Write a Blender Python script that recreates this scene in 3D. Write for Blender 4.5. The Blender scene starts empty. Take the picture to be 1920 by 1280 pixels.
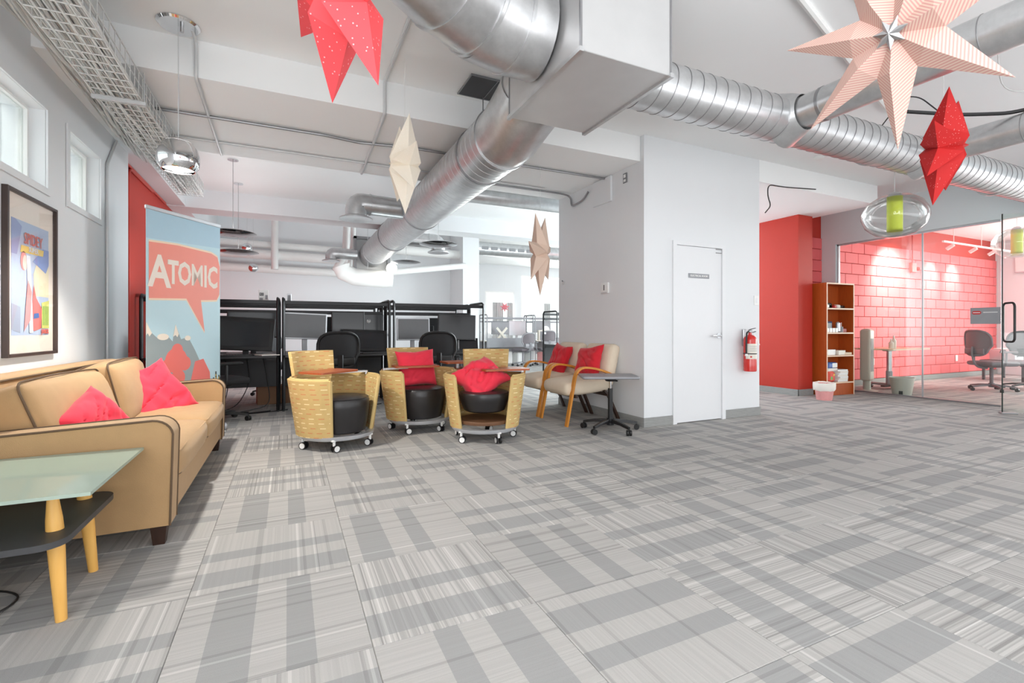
import bpy, bmesh, math, random
from mathutils import Vector, Matrix, Euler, noise
random.seed(7)
PI = math.pi
R = math.radians
SC = bpy.context.scene
COL = SC.collection

# ------------------------------------------------------------------ camera, world, light, exposure
cam_d = bpy.data.cameras.new('camera')
cam = bpy.data.objects.new('camera', cam_d); COL.objects.link(cam)
cam.location = (0, 0, 1.05)
cam.rotation_euler = (R(90), 0, R(-25.15))
cam_d.sensor_width = 36; cam_d.lens = 16.8
cam_d.shift_y = -22 / 1920
cam_d.clip_start = 0.05
SC.camera = cam

SC.view_settings.view_transform = 'Standard'
SC.view_settings.look = 'None'
SC.view_settings.gamma = 1
SC.view_settings.use_curve_mapping = False
SC.view_settings.exposure = 0.30
try:
    SC.cycles.use_denoising = True
    SC.cycles.max_bounces = 10
    SC.cycles.diffuse_bounces = 6
    SC.cycles.transparent_max_bounces = 16
    SC.cycles.sample_clamp_indirect = 6
    SC.cycles.caustics_reflective = False
    SC.cycles.caustics_refractive = False
except Exception:
    pass

W = bpy.data.worlds.new('sky'); SC.world = W; W.use_nodes = True
bg = W.node_tree.nodes['Background']
bg.inputs[0].default_value = (0.93, 0.97, 1.0, 1)
bg.inputs[1].default_value = 1.0

def area(name, loc, rot, sx, sy, rad, col=(1, 1, 1)):
    d = bpy.data.lights.new(name, 'AREA'); d.shape = 'RECTANGLE'; d.size = sx; d.size_y = sy
    d.energy = rad * PI * sx * sy; d.color = col
    o = bpy.data.objects.new(name, d); COL.objects.link(o); o.location = loc; o.rotation_euler = rot
    return o
def spot(name, loc, target, w, ang, blend=0.6, col=(1, 0.95, 0.88), size=0.05):
    d = bpy.data.lights.new(name, 'SPOT'); d.energy = w; d.spot_size = R(ang); d.spot_blend = blend
    d.color = col; d.shadow_soft_size = size
    o = bpy.data.objects.new(name, d); COL.objects.link(o); o.location = loc
    o.rotation_euler = (Vector(target) - Vector(loc)).to_track_quat('-Z', 'Y').to_euler()
    return o
# daylight through the window front behind the camera, the far windows and the meeting room window; added unseen fills as marked
CO = (0.97, 0.98, 1.0)
area('daylight_front', (4.0, -3.9, 1.9), (R(90), 0, 0), 13, 2.4, 0.45, CO)
area('ceiling_fill', (4.0, -2.6, 0.7), (R(165), 0, 0), 12, 2.2, 3.0, CO)  # added unseen uplight behind the camera to brighten the ceiling
area('side_fill', (-1.45, -1.9, 1.6), (R(90), 0, R(-90)), 3.5, 2.6, 5.5, CO)  # added unseen fill from the left; no window stands here
area('daylight_far', (9.3, 20.3, 2.2), (R(-90), 0, 0), 9, 3.2, 14.0, CO)
area('daylight_office', (14.4, 9.3, 1.9), (R(90), 0, R(90)), 6.0, 3.2, 9.0, (0.86, 0.97, 1.0))
area('daylight_meeting', (15.3, 1.6, 1.7), (R(90), 0, R(90)), 5, 2.4, 8.0)
area('office_fill', (6.8, 7.2, 1.9), (R(90), 0, R(58)), 3.5, 2.6, 9.0, (0.86, 0.97, 1.0))  # unseen fill added behind the closet block to lift the back zone
area('soffit_fill', (0.64, 6.72, 1.47), (PI, 0, 0), 4.1, 0.22, 4.6, (0.88, 0.97, 1.0))  # added fill hidden above the desk frames to light the soffit; no lamp there
area('back_wall_fill', (0.8, 8.38, 1.15), (R(90), 0, 0), 4.6, 0.7, 4.3, (0.9, 0.98, 1.0))  # unseen fill added behind the rear desks to whiten the back wall
area('beyond_fill', (-2.7, 4.0, 3.6), (0, 0, 0), 1.6, 6.5, 8.0)  # added overhead fill to brighten the view through the left windows

# ------------------------------------------------------------------ materials
def lin(c):
    def f(v):
        v /= 255
        return v / 12.92 if v <= 0.04045 else ((v + 0.055) / 1.055) ** 2.4
    return (f(c[0]), f(c[1]), f(c[2]), 1)
class N:
    """small node helper"""
    def __init__(s, name):
        s.m = bpy.data.materials.new(name); s.m.use_nodes = True
        s.t = s.m.node_tree; s.b = s.t.nodes['Principled BSDF']
    def n(s, typ, **kw):
        x = s.t.nodes.new(typ)
        for k, v in kw.items(): setattr(x, k, v)
        return x
    def l(s, a, b): s.t.links.new(a, b)
    def coord(s, kind='Object'):
        return s.n('ShaderNodeTexCoord').outputs[kind]
    def math(s, op, a, b=None, c=None):
        x = s.n('ShaderNodeMath', operation=op)
        for i, v in enumerate((a, b, c)):
            if v is None: continue
            if isinstance(v, (int, float)): x.inputs[i].default_value = v
            else: s.l(v, x.inputs[i])
        return x.outputs[0]
    def mix(s, f, a, b):
        x = s.n('ShaderNodeMix', data_type='RGBA')
        for i, v in ((0, f), (6, a), (7, b)):
            if isinstance(v, (int, float)): x.inputs[i].default_value = v
            elif isinstance(v, tuple): x.inputs[i].default_value = v
            else: s.l(v, x.inputs[i])
        return x.outputs[2]
    def noise(s, scale, detail=3, vec=None, rough=0.5):
        x = s.n('ShaderNodeTexNoise'); x.inputs['Scale'].default_value = scale; x.inputs['Detail'].default_value = detail
        x.inputs['Roughness'].default_value = rough
        s.l(vec if vec is not None else s.coord(), x.inputs['Vector'])
        return x.outputs['Fac']
    def bump(s, h, strength, dist=0.01):
        x = s.n('ShaderNodeBump'); x.inputs['Strength'].default_value = strength; x.inputs['Distance'].default_value = dist
        s.l(h, x.inputs['Height']); s.l(x.outputs[0], s.b.inputs['Normal'])
    def col(s, v):
        if isinstance(v, tuple): s.b.inputs['Base Color'].default_value = v
        else: s.l(v, s.b.inputs['Base Color'])
def mat(name, c, rough=0.6, metal=0.0, var=0.06, scale=12.0, bump=0.0, bscale=None, spec=0.5, stretch=None, sheen=0.0, coat=0.0):
    k = N(name); a = lin(c)
    vec = k.coord()
    if stretch:
        mp = k.n('ShaderNodeMapping'); mp.inputs['Scale'].default_value = stretch; k.l(vec, mp.inputs['Vector']); vec = mp.outputs[0]
    f = k.noise(scale, 4, vec)
    lo = tuple(v * (1 - var) for v in a[:3]) + (1,); hi = tuple(min(1, v * (1 + var)) for v in a[:3]) + (1,)
    k.col(k.mix(f, lo, hi))
    k.b.inputs['Roughness'].default_value = rough; k.b.inputs['Metallic'].default_value = metal
    k.b.inputs['Specular IOR Level'].default_value = spec
    k.b.inputs['Sheen Weight'].default_value = sheen; k.b.inputs['Coat Weight'].default_value = coat
    if bump: k.bump(k.noise(bscale or scale * 6, 3, vec), bump, 0.004)
    return k.m
def emit(name, c, s):
    k = N(name); k.b.inputs['Base Color'].default_value = lin(c)
    k.b.inputs['Emission Color'].default_value = lin(c); k.b.inputs['Emission Strength'].default_value = s
    return k.m
def glassmat(name, tint=(255, 255, 255), base=0.06, rough=0.02, opac=0.0, body=(210, 225, 215), fs=0.7):
    k = N(name); t = k.t; out = t.nodes['Material Output']
    tr = k.n('ShaderNodeBsdfTransparent'); tr.inputs[0].default_value = lin(tint)
    gl = k.n('ShaderNodeBsdfGlossy'); gl.inputs['Roughness'].default_value = rough
    fr = k.n('ShaderNodeFresnel'); fr.inputs[0].default_value = 1.45
    f = k.math('ADD', k.math('MULTIPLY', fr.outputs[0], fs), base * 0.3)
    m1 = k.n('ShaderNodeMixShader'); k.l(f, m1.inputs[0]); k.l(gl.outputs[0], m1.inputs[2])
    if opac:
        df = k.n('ShaderNodeBsdfDiffuse'); df.inputs[0].default_value = lin(body)
        m0 = k.n('ShaderNodeMixShader'); m0.inputs[0].default_value = opac; k.l(tr.outputs[0], m0.inputs[1]); k.l(df.outputs[0], m0.inputs[2])
        k.l(m0.outputs[0], m1.inputs[1])
    else: k.l(tr.outputs[0], m1.inputs[1])
    k.l(m1.outputs[0], out.inputs[0])
    return k.m

M = {}
M['wall'] = mat('painted_wall', (226, 228, 230), 0.65, var=0.015, scale=3, bump=0.05, bscale=220)
M['ceiling'] = mat('painted_ceiling', (242, 243, 243), 0.75, var=0.02, scale=2)
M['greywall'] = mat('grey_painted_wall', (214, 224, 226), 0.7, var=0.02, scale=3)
M['redwall'] = mat('red_painted_wall', (184, 47, 32), 0.6, var=0.03, scale=4)
M['block'] = mat('red_painted_block', (230, 104, 106), 0.6, var=0.05, scale=5, bump=0.25, bscale=120)
M['base'] = mat('grey_carpet_baseboard', (150, 151, 149), 0.9, var=0.25, scale=14, stretch=(1, 1, 12))
M['door'] = mat('white_door_paint', (228, 229, 231), 0.45, var=0.01)
M['white'] = mat('white_plastic', (235, 235, 233), 0.4, var=0.02)
M['offwhite'] = mat('warm_white_plastic', (226, 220, 208), 0.45, var=0.03)
M['black'] = mat('black_plastic', (26, 26, 27), 0.42, var=0.1)
M['blackmetal'] = mat('black_metal', (34, 34, 36), 0.35, 0.3, var=0.1)
M['darkgrey'] = mat('dark_grey_laminate', (62, 62, 64), 0.5, var=0.08)
M['midgrey'] = mat('grey_laminate', (150, 150, 154), 0.5, var=0.05)
M['screen'] = mat('monitor_screen', (44, 45, 48), 0.16, var=0.05)
M['screenlight'] = mat('glossy_grey_screen', (104, 105, 107), 0.2, var=0.05)
M['silver'] = mat('silver_plastic', (196, 198, 202), 0.32, 0.4, var=0.04)
M['chrome'] = mat('chrome', (225, 226, 228), 0.06, 1.0, var=0.01)
M['steel'] = mat('brushed_steel', (190, 190, 192), 0.3, 1.0, var=0.06, stretch=(1, 1, 10))
M['conduit'] = mat('painted_conduit', (206, 207, 208), 0.4, 0.2, var=0.04)
M['conduitdark'] = mat('galvanised_conduit', (150, 150, 152), 0.35, 0.7, var=0.08)
M['redconduit'] = mat('red_painted_conduit', (196, 60, 46), 0.35, var=0.05)
M['tray'] = mat('painted_wire', (214, 214, 212), 0.45, 0.1, var=0.05)
M['cable'] = mat('painted_cable', (196, 196, 194), 0.6, var=0.12, scale=5)
M['cablewhite'] = mat('white_cable', (225, 225, 222), 0.5, var=0.04)
M['cabledark'] = mat('black_cable', (24, 24, 25), 0.5, var=0.1)
def duct_mat():
    k = N('galvanised_duct'); f = k.noise(9, 5, rough=0.65); f2 = k.noise(40, 2)
    k.col(k.mix(f, lin((172, 173, 174)), lin((226, 227, 228))))
    k.b.inputs['Metallic'].default_value = 0.82
    k.l(k.math('ADD', k.math('MULTIPLY', f2, 0.14), 0.26), k.b.inputs['Roughness'])
    return k.m
M['duct'] = duct_mat()
M['plenum'] = mat('galvanised_sheet', (196, 196, 196), 0.42, 0.45, var=0.06, scale=7)
M['ductwhite'] = mat('white_painted_duct', (232, 232, 230), 0.45, 0.0, var=0.03)
M['sofa'] = mat('tan_sofa_fabric', (176, 142, 100), 0.85, var=0.07, scale=18, bump=0.25, bscale=420, sheen=0.15)
M['sofashade'] = mat('shaded_sofa_fabric', (164, 138, 112), 0.88, var=0.08, scale=60, bump=0.3, bscale=420, stretch=(1, 1, 6))  # unused shaded copy of the sofa fabric, for the outer arm
M['sofadark'] = mat('shaded_cushion_side', (112, 96, 74), 0.88, var=0.1, scale=18, bump=0.25, bscale=420)  # unused copy of the sofa fabric with the cushion end's shade in its colour
M['piping'] = mat('brown_piping', (96, 76, 56), 0.8, var=0.06)
M['red'] = mat('red_pillow_cotton', (236, 50, 74), 0.85, var=0.06, scale=9, bump=0.2, bscale=300, sheen=0.2)
M['darkred'] = mat('deep_red_pillow_cotton', (206, 24, 40), 0.85, var=0.06, scale=9, bump=0.2, bscale=300, sheen=0.2)
M['leather'] = mat('black_leather', (38, 36, 37), 0.34, var=0.1, scale=20, bump=0.15, bscale=260)
M['cream'] = mat('cream_chair_fabric', (226, 210, 188), 0.9, var=0.04, scale=15, bump=0.2, bscale=400)
def wood(name, a, b, stretch=(1, 14, 14), rough=0.42):
    k = N(name); mp = k.n('ShaderNodeMapping'); mp.inputs['Scale'].default_value = stretch
    k.l(k.coord(), mp.inputs['Vector']); f = k.noise(5, 6, mp.outputs[0], 0.6)
    k.col(k.mix(f, lin(a), lin(b))); k.b.inputs['Roughness'].default_value = rough
    return k.m
M['beech'] = wood('beech_leg', (226, 166, 78), (242, 192, 108), (10, 10, 1))
M['bentwood'] = wood('honey_bentwood', (196, 122, 36), (224, 152, 62), (4, 12, 2))
M['tablet'] = wood('cherry_tablet', (150, 72, 38), (186, 96, 54))
M['shelf'] = wood('cherry_shelf', (156, 66, 18), (190, 90, 32), (12, 12, 1.2))
M['shelfedge'] = wood('pale_shelf_edge', (226, 190, 160), (240, 210, 184))
M['diskwood'] = wood('walnut_disc', (92, 62, 42), (128, 92, 66), (3, 14, 3))
M['palewood'] = wood('pale_wood_top', (214, 190, 158), (232, 212, 184))
M['darkwood'] = wood('dark_sofa_leg', (44, 26, 18), (62, 38, 26), (10, 10, 1))
M['glass'] = glassmat('clear_glass', (252, 255, 253))
M['glassedge'] = mat('dark_glass_edge', (40, 52, 48), 0.2)
M['lampglass'] = glassmat('lamp_glass', (252, 253, 252), 0.1)
M['tableglass'] = glassmat('frosted_table_glass', (220, 236, 226), 0.1, 0.06, 0.62, (196, 214, 200))
M['poster_glass'] = glassmat('picture_glass', (255, 255, 255), 0.05, 0.03, fs=0.12)
M['lime'] = mat('lime_shade', (196, 208, 62), 0.5, var=0.03)
M['blackglass'] = mat('black_glossy_disc', (14, 14, 15), 0.05, 0.0, coat=0.6)
M['frame'] = mat('dark_picture_frame', (62, 48, 44), 0.35, var=0.1)
M['matboard'] = mat('picture_mat', (240, 228, 216), 0.8, var=0.02)
M['paper'] = mat('white_paper', (236, 232, 224), 0.8, var=0.03)
M['pinkbin'] = mat('pink_plastic_bag', (228, 160, 158), 0.45, var=0.12, scale=20)
M['greybin'] = mat('grey_bin_plastic', (202, 200, 190), 0.5, var=0.04)
M['fireRed'] = mat('extinguisher_red', (205, 32, 24), 0.25, coat=0.4)
M['signgrey'] = mat('sign_grey', (150, 152, 156), 0.5)
M['bluebox'] = mat('blue_packet', (60, 104, 176), 0.45)
M['pen_red'] = mat('red_packet', (198, 50, 48), 0.5)
M['green'] = mat('green_print', (112, 170, 80), 0.6)
M['yellow'] = mat('yellow_plastic', (232, 196, 70), 0.5)
M['lightglow'] = emit('glowing_bulb', (255, 250, 238), 9.0)
M['lampglow'] = emit('lit_lamp_mouth', (255, 252, 244), 5.0)
M['curtain'] = mat('grey_curtain', (222, 222, 222), 0.9, var=0.04)
M['meshseat'] = mat('black_mesh_fabric', (40, 40, 42), 0.8, var=0.15, scale=160)
M['greychair'] = mat('grey_chair_fabric', (112, 106, 110), 0.75, var=0.08, scale=60)

def paper_star(name, c, dots=True, stripes=None):
    k = N(name); base = lin(c); col = base
    vec = k.coord()
    if stripes:
        sx = k.n('ShaderNodeSeparateXYZ'); k.l(vec, sx.inputs[0])
        v = k.math('ADD', k.math('MULTIPLY', sx.outputs[0], 92), k.math('MULTIPLY', k.math('ABSOLUTE', sx.outputs[1]), 92))
        f = k.math('GREATER_THAN', k.math('FRACT', v), 0.52)
        col = k.mix(f, base, lin(stripes))
    if dots:
        vo = k.n('ShaderNodeTexVoronoi'); vo.inputs['Scale'].default_value = 70; k.l(vec, vo.inputs['Vector'])
        f = k.math('LESS_THAN', vo.outputs['Distance'], 0.16)
        nz = k.math('GREATER_THAN', k.noise(7, 1), 0.52)
        col = k.mix(k.math('MULTIPLY', f, nz), base, lin(tuple(min(255, int(x * 0.5 + 128)) for x in c)))
    k.col(col); k.b.inputs['Roughness'].default_value = 0.75
    k.b.inputs['Subsurface Weight'].default_value = 0.0
    return k.m
M['star_red'] = paper_star('red_star_paper', (228, 72, 78))
M['star_deep'] = paper_star('deep_red_star_paper', (190, 26, 26))
M['star_cream'] = paper_star('cream_star_paper', (240, 230, 214))
M['star_beige'] = paper_star('beige_star_paper', (222, 196, 178), False)
M['star_pink'] = paper_star('pink_striped_star_paper', (208, 184, 168), False, (196, 148, 142))

def tub_fabric():
    k = N('tan_dash_fabric'); uv = k.n('ShaderNodeUVMap').outputs[0]
    sx = k.n('ShaderNodeSeparateXYZ'); k.l(uv, sx.inputs[0])
    v = k.math('MULTIPLY', sx.outputs[1], 24.0); row = k.math('FLOOR', v)
    wn = k.n('ShaderNodeTexWhiteNoise', noise_dimensions='1D'); k.l(row, wn.inputs['W'])
    u = k.math('ADD', k.math('MULTIPLY', sx.outputs[0], 11.0), k.math('MULTIPLY', wn.outputs['Value'], 3.0))
    d = k.math('MULTIPLY', k.math('LESS_THAN', k.math('FRACT', u), 0.55), k.math('LESS_THAN', k.math('FRACT', v), 0.16))
    wn2 = k.n('ShaderNodeTexWhiteNoise', noise_dimensions='2D')
    cb = k.n('ShaderNodeCombineXYZ'); k.l(k.math('FLOOR', u), cb.inputs[0]); k.l(row, cb.inputs[1]); k.l(cb.outputs[0], wn2.inputs['Vector'])
    dash = k.mix(k.math('GREATER_THAN', wn2.outputs['Value'], 0.55), lin((240, 224, 176)), lin((206, 132, 88)))
    base = k.mix(k.noise(20, 3), lin((196, 166, 108)), lin((212, 182, 122)))
    k.col(k.mix(d, base, dash)); k.b.inputs['Roughness'].default_value = 0.85
    k.bump(k.noise(300, 2), 0.2, 0.003)
    return k.m
M['tub'] = tub_fabric()
M['tubedge'] = mat('tan_fabric_edge', (206, 178, 120), 0.85, var=0.05, scale=30, bump=0.2, bscale=300)

def carpet(tile=True):
    k = N('carpet_tile_pile' if tile else 'carpet_floor')
    if tile:
        rnd = k.n('ShaderNodeObjectInfo').outputs['Random']
        vec = k.coord('Object'); sx = k.n('ShaderNodeSeparateXYZ'); k.l(vec, sx.inputs[0]); x, y = sx.outputs[0], sx.outputs[1]
    else:
        vec = k.coord('Object'); sx = k.n('ShaderNodeSeparateXYZ'); k.l(vec, sx.inputs[0])
        s = 0.609
        gx = k.math('DIVIDE', k.math('SUBTRACT', sx.outputs[0], 0.257), s); gy = k.math('DIVIDE', k.math('SUBTRACT', sx.outputs[1], 2.236), s)
        ix, iy = k.math('FLOOR', gx), k.math('FLOOR', gy)
        par = k.math('ABSOLUTE', k.math('MODULO', k.math('ADD', ix, iy), 2))
        fx = k.math('MULTIPLY', k.math('SUBTRACT', k.math('FRACT', gx), 0.5), s); fy = k.math('MULTIPLY', k.math('SUBTRACT', k.math('FRACT', gy), 0.5), s)
        def sel(a, b):
            return k.math('ADD', k.math('MULTIPLY', a, k.math('SUBTRACT', 1, par)), k.math('MULTIPLY', b, par))
        x, y = sel(fx, fy), sel(fy, fx)
        wn = k.n('ShaderNodeTexWhiteNoise', noise_dimensions='2D'); cb = k.n('ShaderNodeCombineXYZ'); k.l(ix, cb.inputs[0]); k.l(iy, cb.inputs[1]); k.l(cb.outputs[0], wn.inputs['Vector'])
        rnd = wn.outputs['Value']
    rs = k.math('MULTIPLY', k.math('SUBTRACT', rnd, 0.5), 0.10)
    flip = k.math('SUBTRACT', k.math('MULTIPLY', k.math('GREATER_THAN', k.math('FRACT', k.math('MULTIPLY', rnd, 7.3)), 0.5), 2), 1)
    xs = k.math('ADD', k.math('MULTIPLY', x, flip), rs)
    def band(a, b):
        return k.math('MULTIPLY', k.math('GREATER_THAN', xs, a), k.math('LESS_THAN', xs, b))
    bm_ = k.math('ADD', band(-0.215, -0.075), band(0.03, 0.12))
    ys = k.math('ADD', y, k.math('MULTIPLY', rnd, 9.0))
    def rows(freq, w):
        z = k.n('ShaderNodeTexWhiteNoise', noise_dimensions='1D'); k.l(k.math('FLOOR', k.math('MULTIPLY', ys, freq)), z.inputs['W'])
        return z.outputs['Value']
    r1 = rows(190, 0); r2 = rows(75, 0); r3 = rows(95, 1)
    light, dark = lin((175, 173, 170)), lin((154, 154, 153))
    grain = k.noise(420, 2, vec)
    soft = k.math('MULTIPLY', k.math('SUBTRACT', r1, 0.5), 0.32)
    amp = k.math('ADD', 0.35, k.math('MULTIPLY', k.math('GREATER_THAN', k.math('FRACT', k.math('MULTIPLY', rnd, 3.7)), 0.55), 0.9))
    c = k.mix(bm_, light, dark)
    val = k.math('ADD', 1.0, k.math('MULTIPLY', k.math('MULTIPLY', soft, amp), k.math('SUBTRACT', 1.0, k.math('MULTIPLY', bm_, 0.6))))
    val = k.math('ADD', val, k.math('MULTIPLY', k.math('SUBTRACT', grain, 0.5), 0.22))
    val = k.math('SUBTRACT', val, k.math('MULTIPLY', k.math('LESS_THAN', r2, 0.12), 0.17))
    val = k.math('ADD', val, k.math('MULTIPLY', k.math('GREATER_THAN', r3, 0.965), 0.28))
    val = k.math('ADD', val, k.math('MULTIPLY', k.math('SUBTRACT', rnd, 0.5), 0.07))
    vm = k.n('ShaderNodeVectorMath', operation='SCALE'); k.l(c, vm.inputs[0]); k.l(val, vm.inputs['Scale'])
    k.l(vm.outputs[0], k.b.inputs['Base Color'])
    k.b.inputs['Roughness'].default_value = 0.95; k.b.inputs['Specular IOR Level'].default_value = 0.15
    k.bump(grain, 0.25, 0.004)
    return k.m
M['tile'] = carpet(True)
M['floor'] = carpet(False)

# ------------------------------------------------------------------ mesh builder
def T(loc=(0, 0, 0), rz=0, rx=0, ry=0):
    return Matrix.Translation(loc) @ Euler((rx, ry, rz)).to_matrix().to_4x4()
class MB:
    def __init__(s): s.bm = bmesh.new(); s.M = Matrix.Identity(4); s.uv = None
    def v(s, p): return s.bm.verts.new(s.M @ Vector(p))
    def f(s, vs):
        try: return s.bm.faces.new(vs)
        except ValueError: return None
    def box(s, c, sz, bev=0.0, M_=None, seg=1):
        m = Matrix.Translation(c) @ (M_ or Matrix.Identity(4)) @ Matrix.Diagonal((sz[0], sz[1], sz[2], 1))
        r = bmesh.ops.create_cube(s.bm, size=1, matrix=s.M @ m)
        if bev:
            es = list({e for v in r['verts'] for e in v.link_edges})
            bmesh.ops.bevel(s.bm, geom=es, offset=bev, segments=seg, affect='EDGES', profile=0.5)
        return s
    def bb(s, a, b, bev=0.0, seg=1):
        return s.box([(a[i] + b[i]) / 2 for i in range(3)], [abs(b[i] - a[i]) for i in range(3)], bev, None, seg)
    def quad(s, *p):
        s.f([s.v(q) for q in p]); return s
    def lathe(s, prof, n=24, M_=None, cap=True, a0=0, a1=2 * PI):
        old = s.M
        if M_ is not None: s.M = s.M @ M_
        full = abs(a1 - a0 - 2 * PI) < 1e-6
        k = n if full else n + 1
        rings = [[s.v((r * math.cos(a0 + (a1 - a0) * i / n), r * math.sin(a0 + (a1 - a0) * i / n), z)) for i in range(k)] for r, z in prof]
        for A, B in zip(rings, rings[1:]):
            for i in range(n if full else n):
                j = (i + 1) % k
                s.f([A[i], A[j], B[j], B[i]])
        if cap and full:
            if prof[0][0] > 1e-6: s.f(rings[0][::-1])
            if prof[-1][0] > 1e-6: s.f(rings[-1])
        s.M = old
        return s
    def cyl(s, a, b, r, n=16, r2=None):
        a, b = Vector(a), Vector(b); d = b - a
        q = d.to_track_quat('Z', 'Y').to_matrix().to_4x4()
        return s.lathe([(r, 0), (r2 if r2 is not None else r, d.length)], n, Matrix.Translation(a) @ q)
    def sweep(s, pts, prof, closed=False, up=None, scale=None, cap=True):
        pts = [Vector(p) for p in pts]; n = len(pts); rings = []; prev = None
        for i, p in enumerate(pts):
            if closed: t = pts[(i + 1) % n] - pts[i - 1]
            else: t = pts[min(i + 1, n - 1)] - pts[max(i - 1, 0)]
            t.normalize()
            if up is not None: x = Vector(up).cross(t)
            elif prev is None:
                x = t.orthogonal()
            else: x = prev - t * prev.dot(t)
            if x.length < 1e-5: x = t.orthogonal()
            x.normalize(); prev = x; y = t.cross(x)
            k = scale[i] if scale else 1
            rings.append([s.v(p + x * u * k + y * w * k) for u, w in prof])
        m = len(prof)
        for i in range(n if closed else n - 1):
            A, B = rings[i], rings[(i + 1) % n]
            for j in range(m):
                s.f([A[j], A[(j + 1) % m], B[(j + 1) % m], B[j]])
        if cap and not closed:
            s.f(rings[0][::-1]); s.f(rings[-1])
        return s
    def tube(s, pts, r, n=8, closed=False, scale=None):
        return s.sweep(pts, [(r * math.cos(2 * PI * i / n), r * math.sin(2 * PI * i / n)) for i in range(n)], closed, None, scale)
    def sphere(s, c, r, n=20, sc=(1, 1, 1)):
        bmesh.ops.create_uvsphere(s.bm, u_segments=n, v_segments=max(6, n // 2), radius=r, matrix=s.M @ Matrix.Translation(c) @ Matrix.Diagonal((sc[0], sc[1], sc[2], 1)))
        return s
    def prism(s, poly, d, M_=None):
        """poly in xy, extruded along z by d"""
        old = s.M
        if M_ is not None: s.M = s.M @ M_
        A = [s.v((x, y, 0)) for x, y in poly]; B = [s.v((x, y, d)) for x, y in poly]; n = len(poly)
        s.f(A[::-1]); s.f(B)
        for i in range(n): s.f([A[i], A[(i + 1) % n], B[(i + 1) % n], B[i]])
        s.M = old
        return s
    def soft(s, c, sz, r, bulge=(0, 0, 0), n=6, M_=None, wrinkle=0.0, seed=0):
        """rounded, slightly bulging upholstered block"""
        h = [x / 2 for x in sz]; mm = Matrix.Translation(c) @ (M_ or Matrix.Identity(4)); cache = {}
        def vert(p):
            key = tuple(round(x, 4) for x in p)
            if key in cache: return cache[key]
            q = [max(-(h[i] - r), min(h[i] - r, p[i] * h[i])) for i in range(3)]
            d = Vector([p[i] * h[i] - q[i] for i in range(3)])
            if d.length > 1e-9: d = d.normalized() * r
            o = Vector(q) + d
            for i in range(3):
                a, b = p[(i + 1) % 3], p[(i + 2) % 3]
                o[i] += bulge[i] * p[i] * (1 - a * a) * (1 - b * b)
            if wrinkle:
                nv = noise.noise_vector(o * 9 + Vector((seed, seed * 2, 0))); o += nv * wrinkle
            vv = s.v(mm @ o); cache[key] = vv
            return vv
        # non-uniform parameter so that rounding has enough rows
        def par(i, ax):
            e = r / h[ax]
            lst = [-1, -1 + e * 0.3, -1 + e] + [(-1 + e) + (2 - 2 * e) * k / n for k in range(1, n)] + [1 - e, 1 - e * 0.3, 1]
            return lst
        L = [par(0, a) for a in range(3)]; m = len(L[0])
        for ax in range(3):
            a, b = (ax + 1) % 3, (ax + 2) % 3
            for sg in (-1, 1):
                for i in range(m - 1):
                    for j in range(m - 1):
                        vs = []
                        for (ii, jj) in ((i, j), (i + 1, j), (i + 1, j + 1), (i, j + 1)):
                            p = [0, 0, 0]; p[ax] = sg; p[a] = L[a][ii]; p[b] = L[b][jj]
                            vs.append(vert(p))
                        s.f(vs if sg > 0 else vs[::-1])
        return s
    def pillow(s, w, h, t, M_=None, seed=0, wr=0.012, n=30):
        mm = M_ or Matrix.Identity(4); g = {}
        for sd in (1, -1):
            for i in range(n + 1):
                for j in range(n + 1):
                    u, v = -1 + 2 * i / n, -1 + 2 * j / n
                    edge = i in (0, n) or j in (0, n)
                    if edge and sd < 0: g[(i, j, sd)] = g[(i, j, 1)]; continue
                    pinch = 1 - 0.09 * ((1 - v * v) * (abs(u) ** 3)); pinch2 = 1 - 0.09 * ((1 - u * u) * (abs(v) ** 3))
                    z = t / 2 * ((1 - u ** 4) * (1 - v ** 4)) ** 0.55 * sd
                    p = Vector((u * w / 2 * pinch, v * h / 2 * pinch2, z))
                    q = noise.noise_vector(p * 7 + Vector((seed * 3.1, seed, sd * 2)))
                    q2 = noise.noise(Vector((p.x * 14 + p.y * 6 + seed, p.y * 5, seed)))
                    p += q * wr * 1.2
                    if not edge:
                        p.z += q2 * wr * 0.9
                        dd = abs(u * .8 + v * .6 + .35 * noise.noise(Vector((u * 2 + seed, v * 2, 1))))
                        cr = abs(noise.noise(Vector((u * 1.6 - v * 2.2 + seed * 1.7, (u + v) * .5, seed * .3))))
                        p.z -= sd * wr * 1.5 * max(0, 1 - cr * 9) * (1 - max(abs(u), abs(v)) ** 3)
                    g[(i, j, sd)] = s.v(mm @ p)
        for sd in (1, -1):
            for i in range(n):
                for j in range(n):
                    vs = [g[(i, j, sd)], g[(i + 1, j, sd)], g[(i + 1, j + 1, sd)], g[(i, j + 1, sd)]]
                    s.f(vs if sd > 0 else vs[::-1])
        return s
    def build(s, name, m, parent=None, smooth=True, ang=38, loc=None, rz=None):
        bmesh.ops.recalc_face_normals(s.bm, faces=s.bm.faces)
        me = bpy.data.meshes.new(name); s.bm.to_mesh(me); s.bm.free()
        me.materials.append(M[m] if isinstance(m, str) else m)
        if smooth:
            for p in me.polygons: p.use_smooth = True
            me.set_sharp_from_angle(angle=R(ang))
        o = bpy.data.objects.new(name, me); COL.objects.link(o)
        if parent is not None: o.parent = parent
        if loc is not None: o.location = loc
        if rz is not None: o.rotation_euler.z = rz
        return o
def tag(o, label=None, cat=None, group=None, kind=None):
    if label: o['label'] = label
    if cat: o['category'] = cat
    if group: o['group'] = group
    if kind: o['kind'] = kind
    return o
def thing(name, label, cat, loc=(0, 0, 0), rz=0, group=None):
    o = bpy.data.objects.new(name, None); COL.objects.link(o); o.empty_display_size = 0.1
    o.location = loc; o.rotation_euler.z = rz
    return tag(o, label, cat, group)
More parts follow.
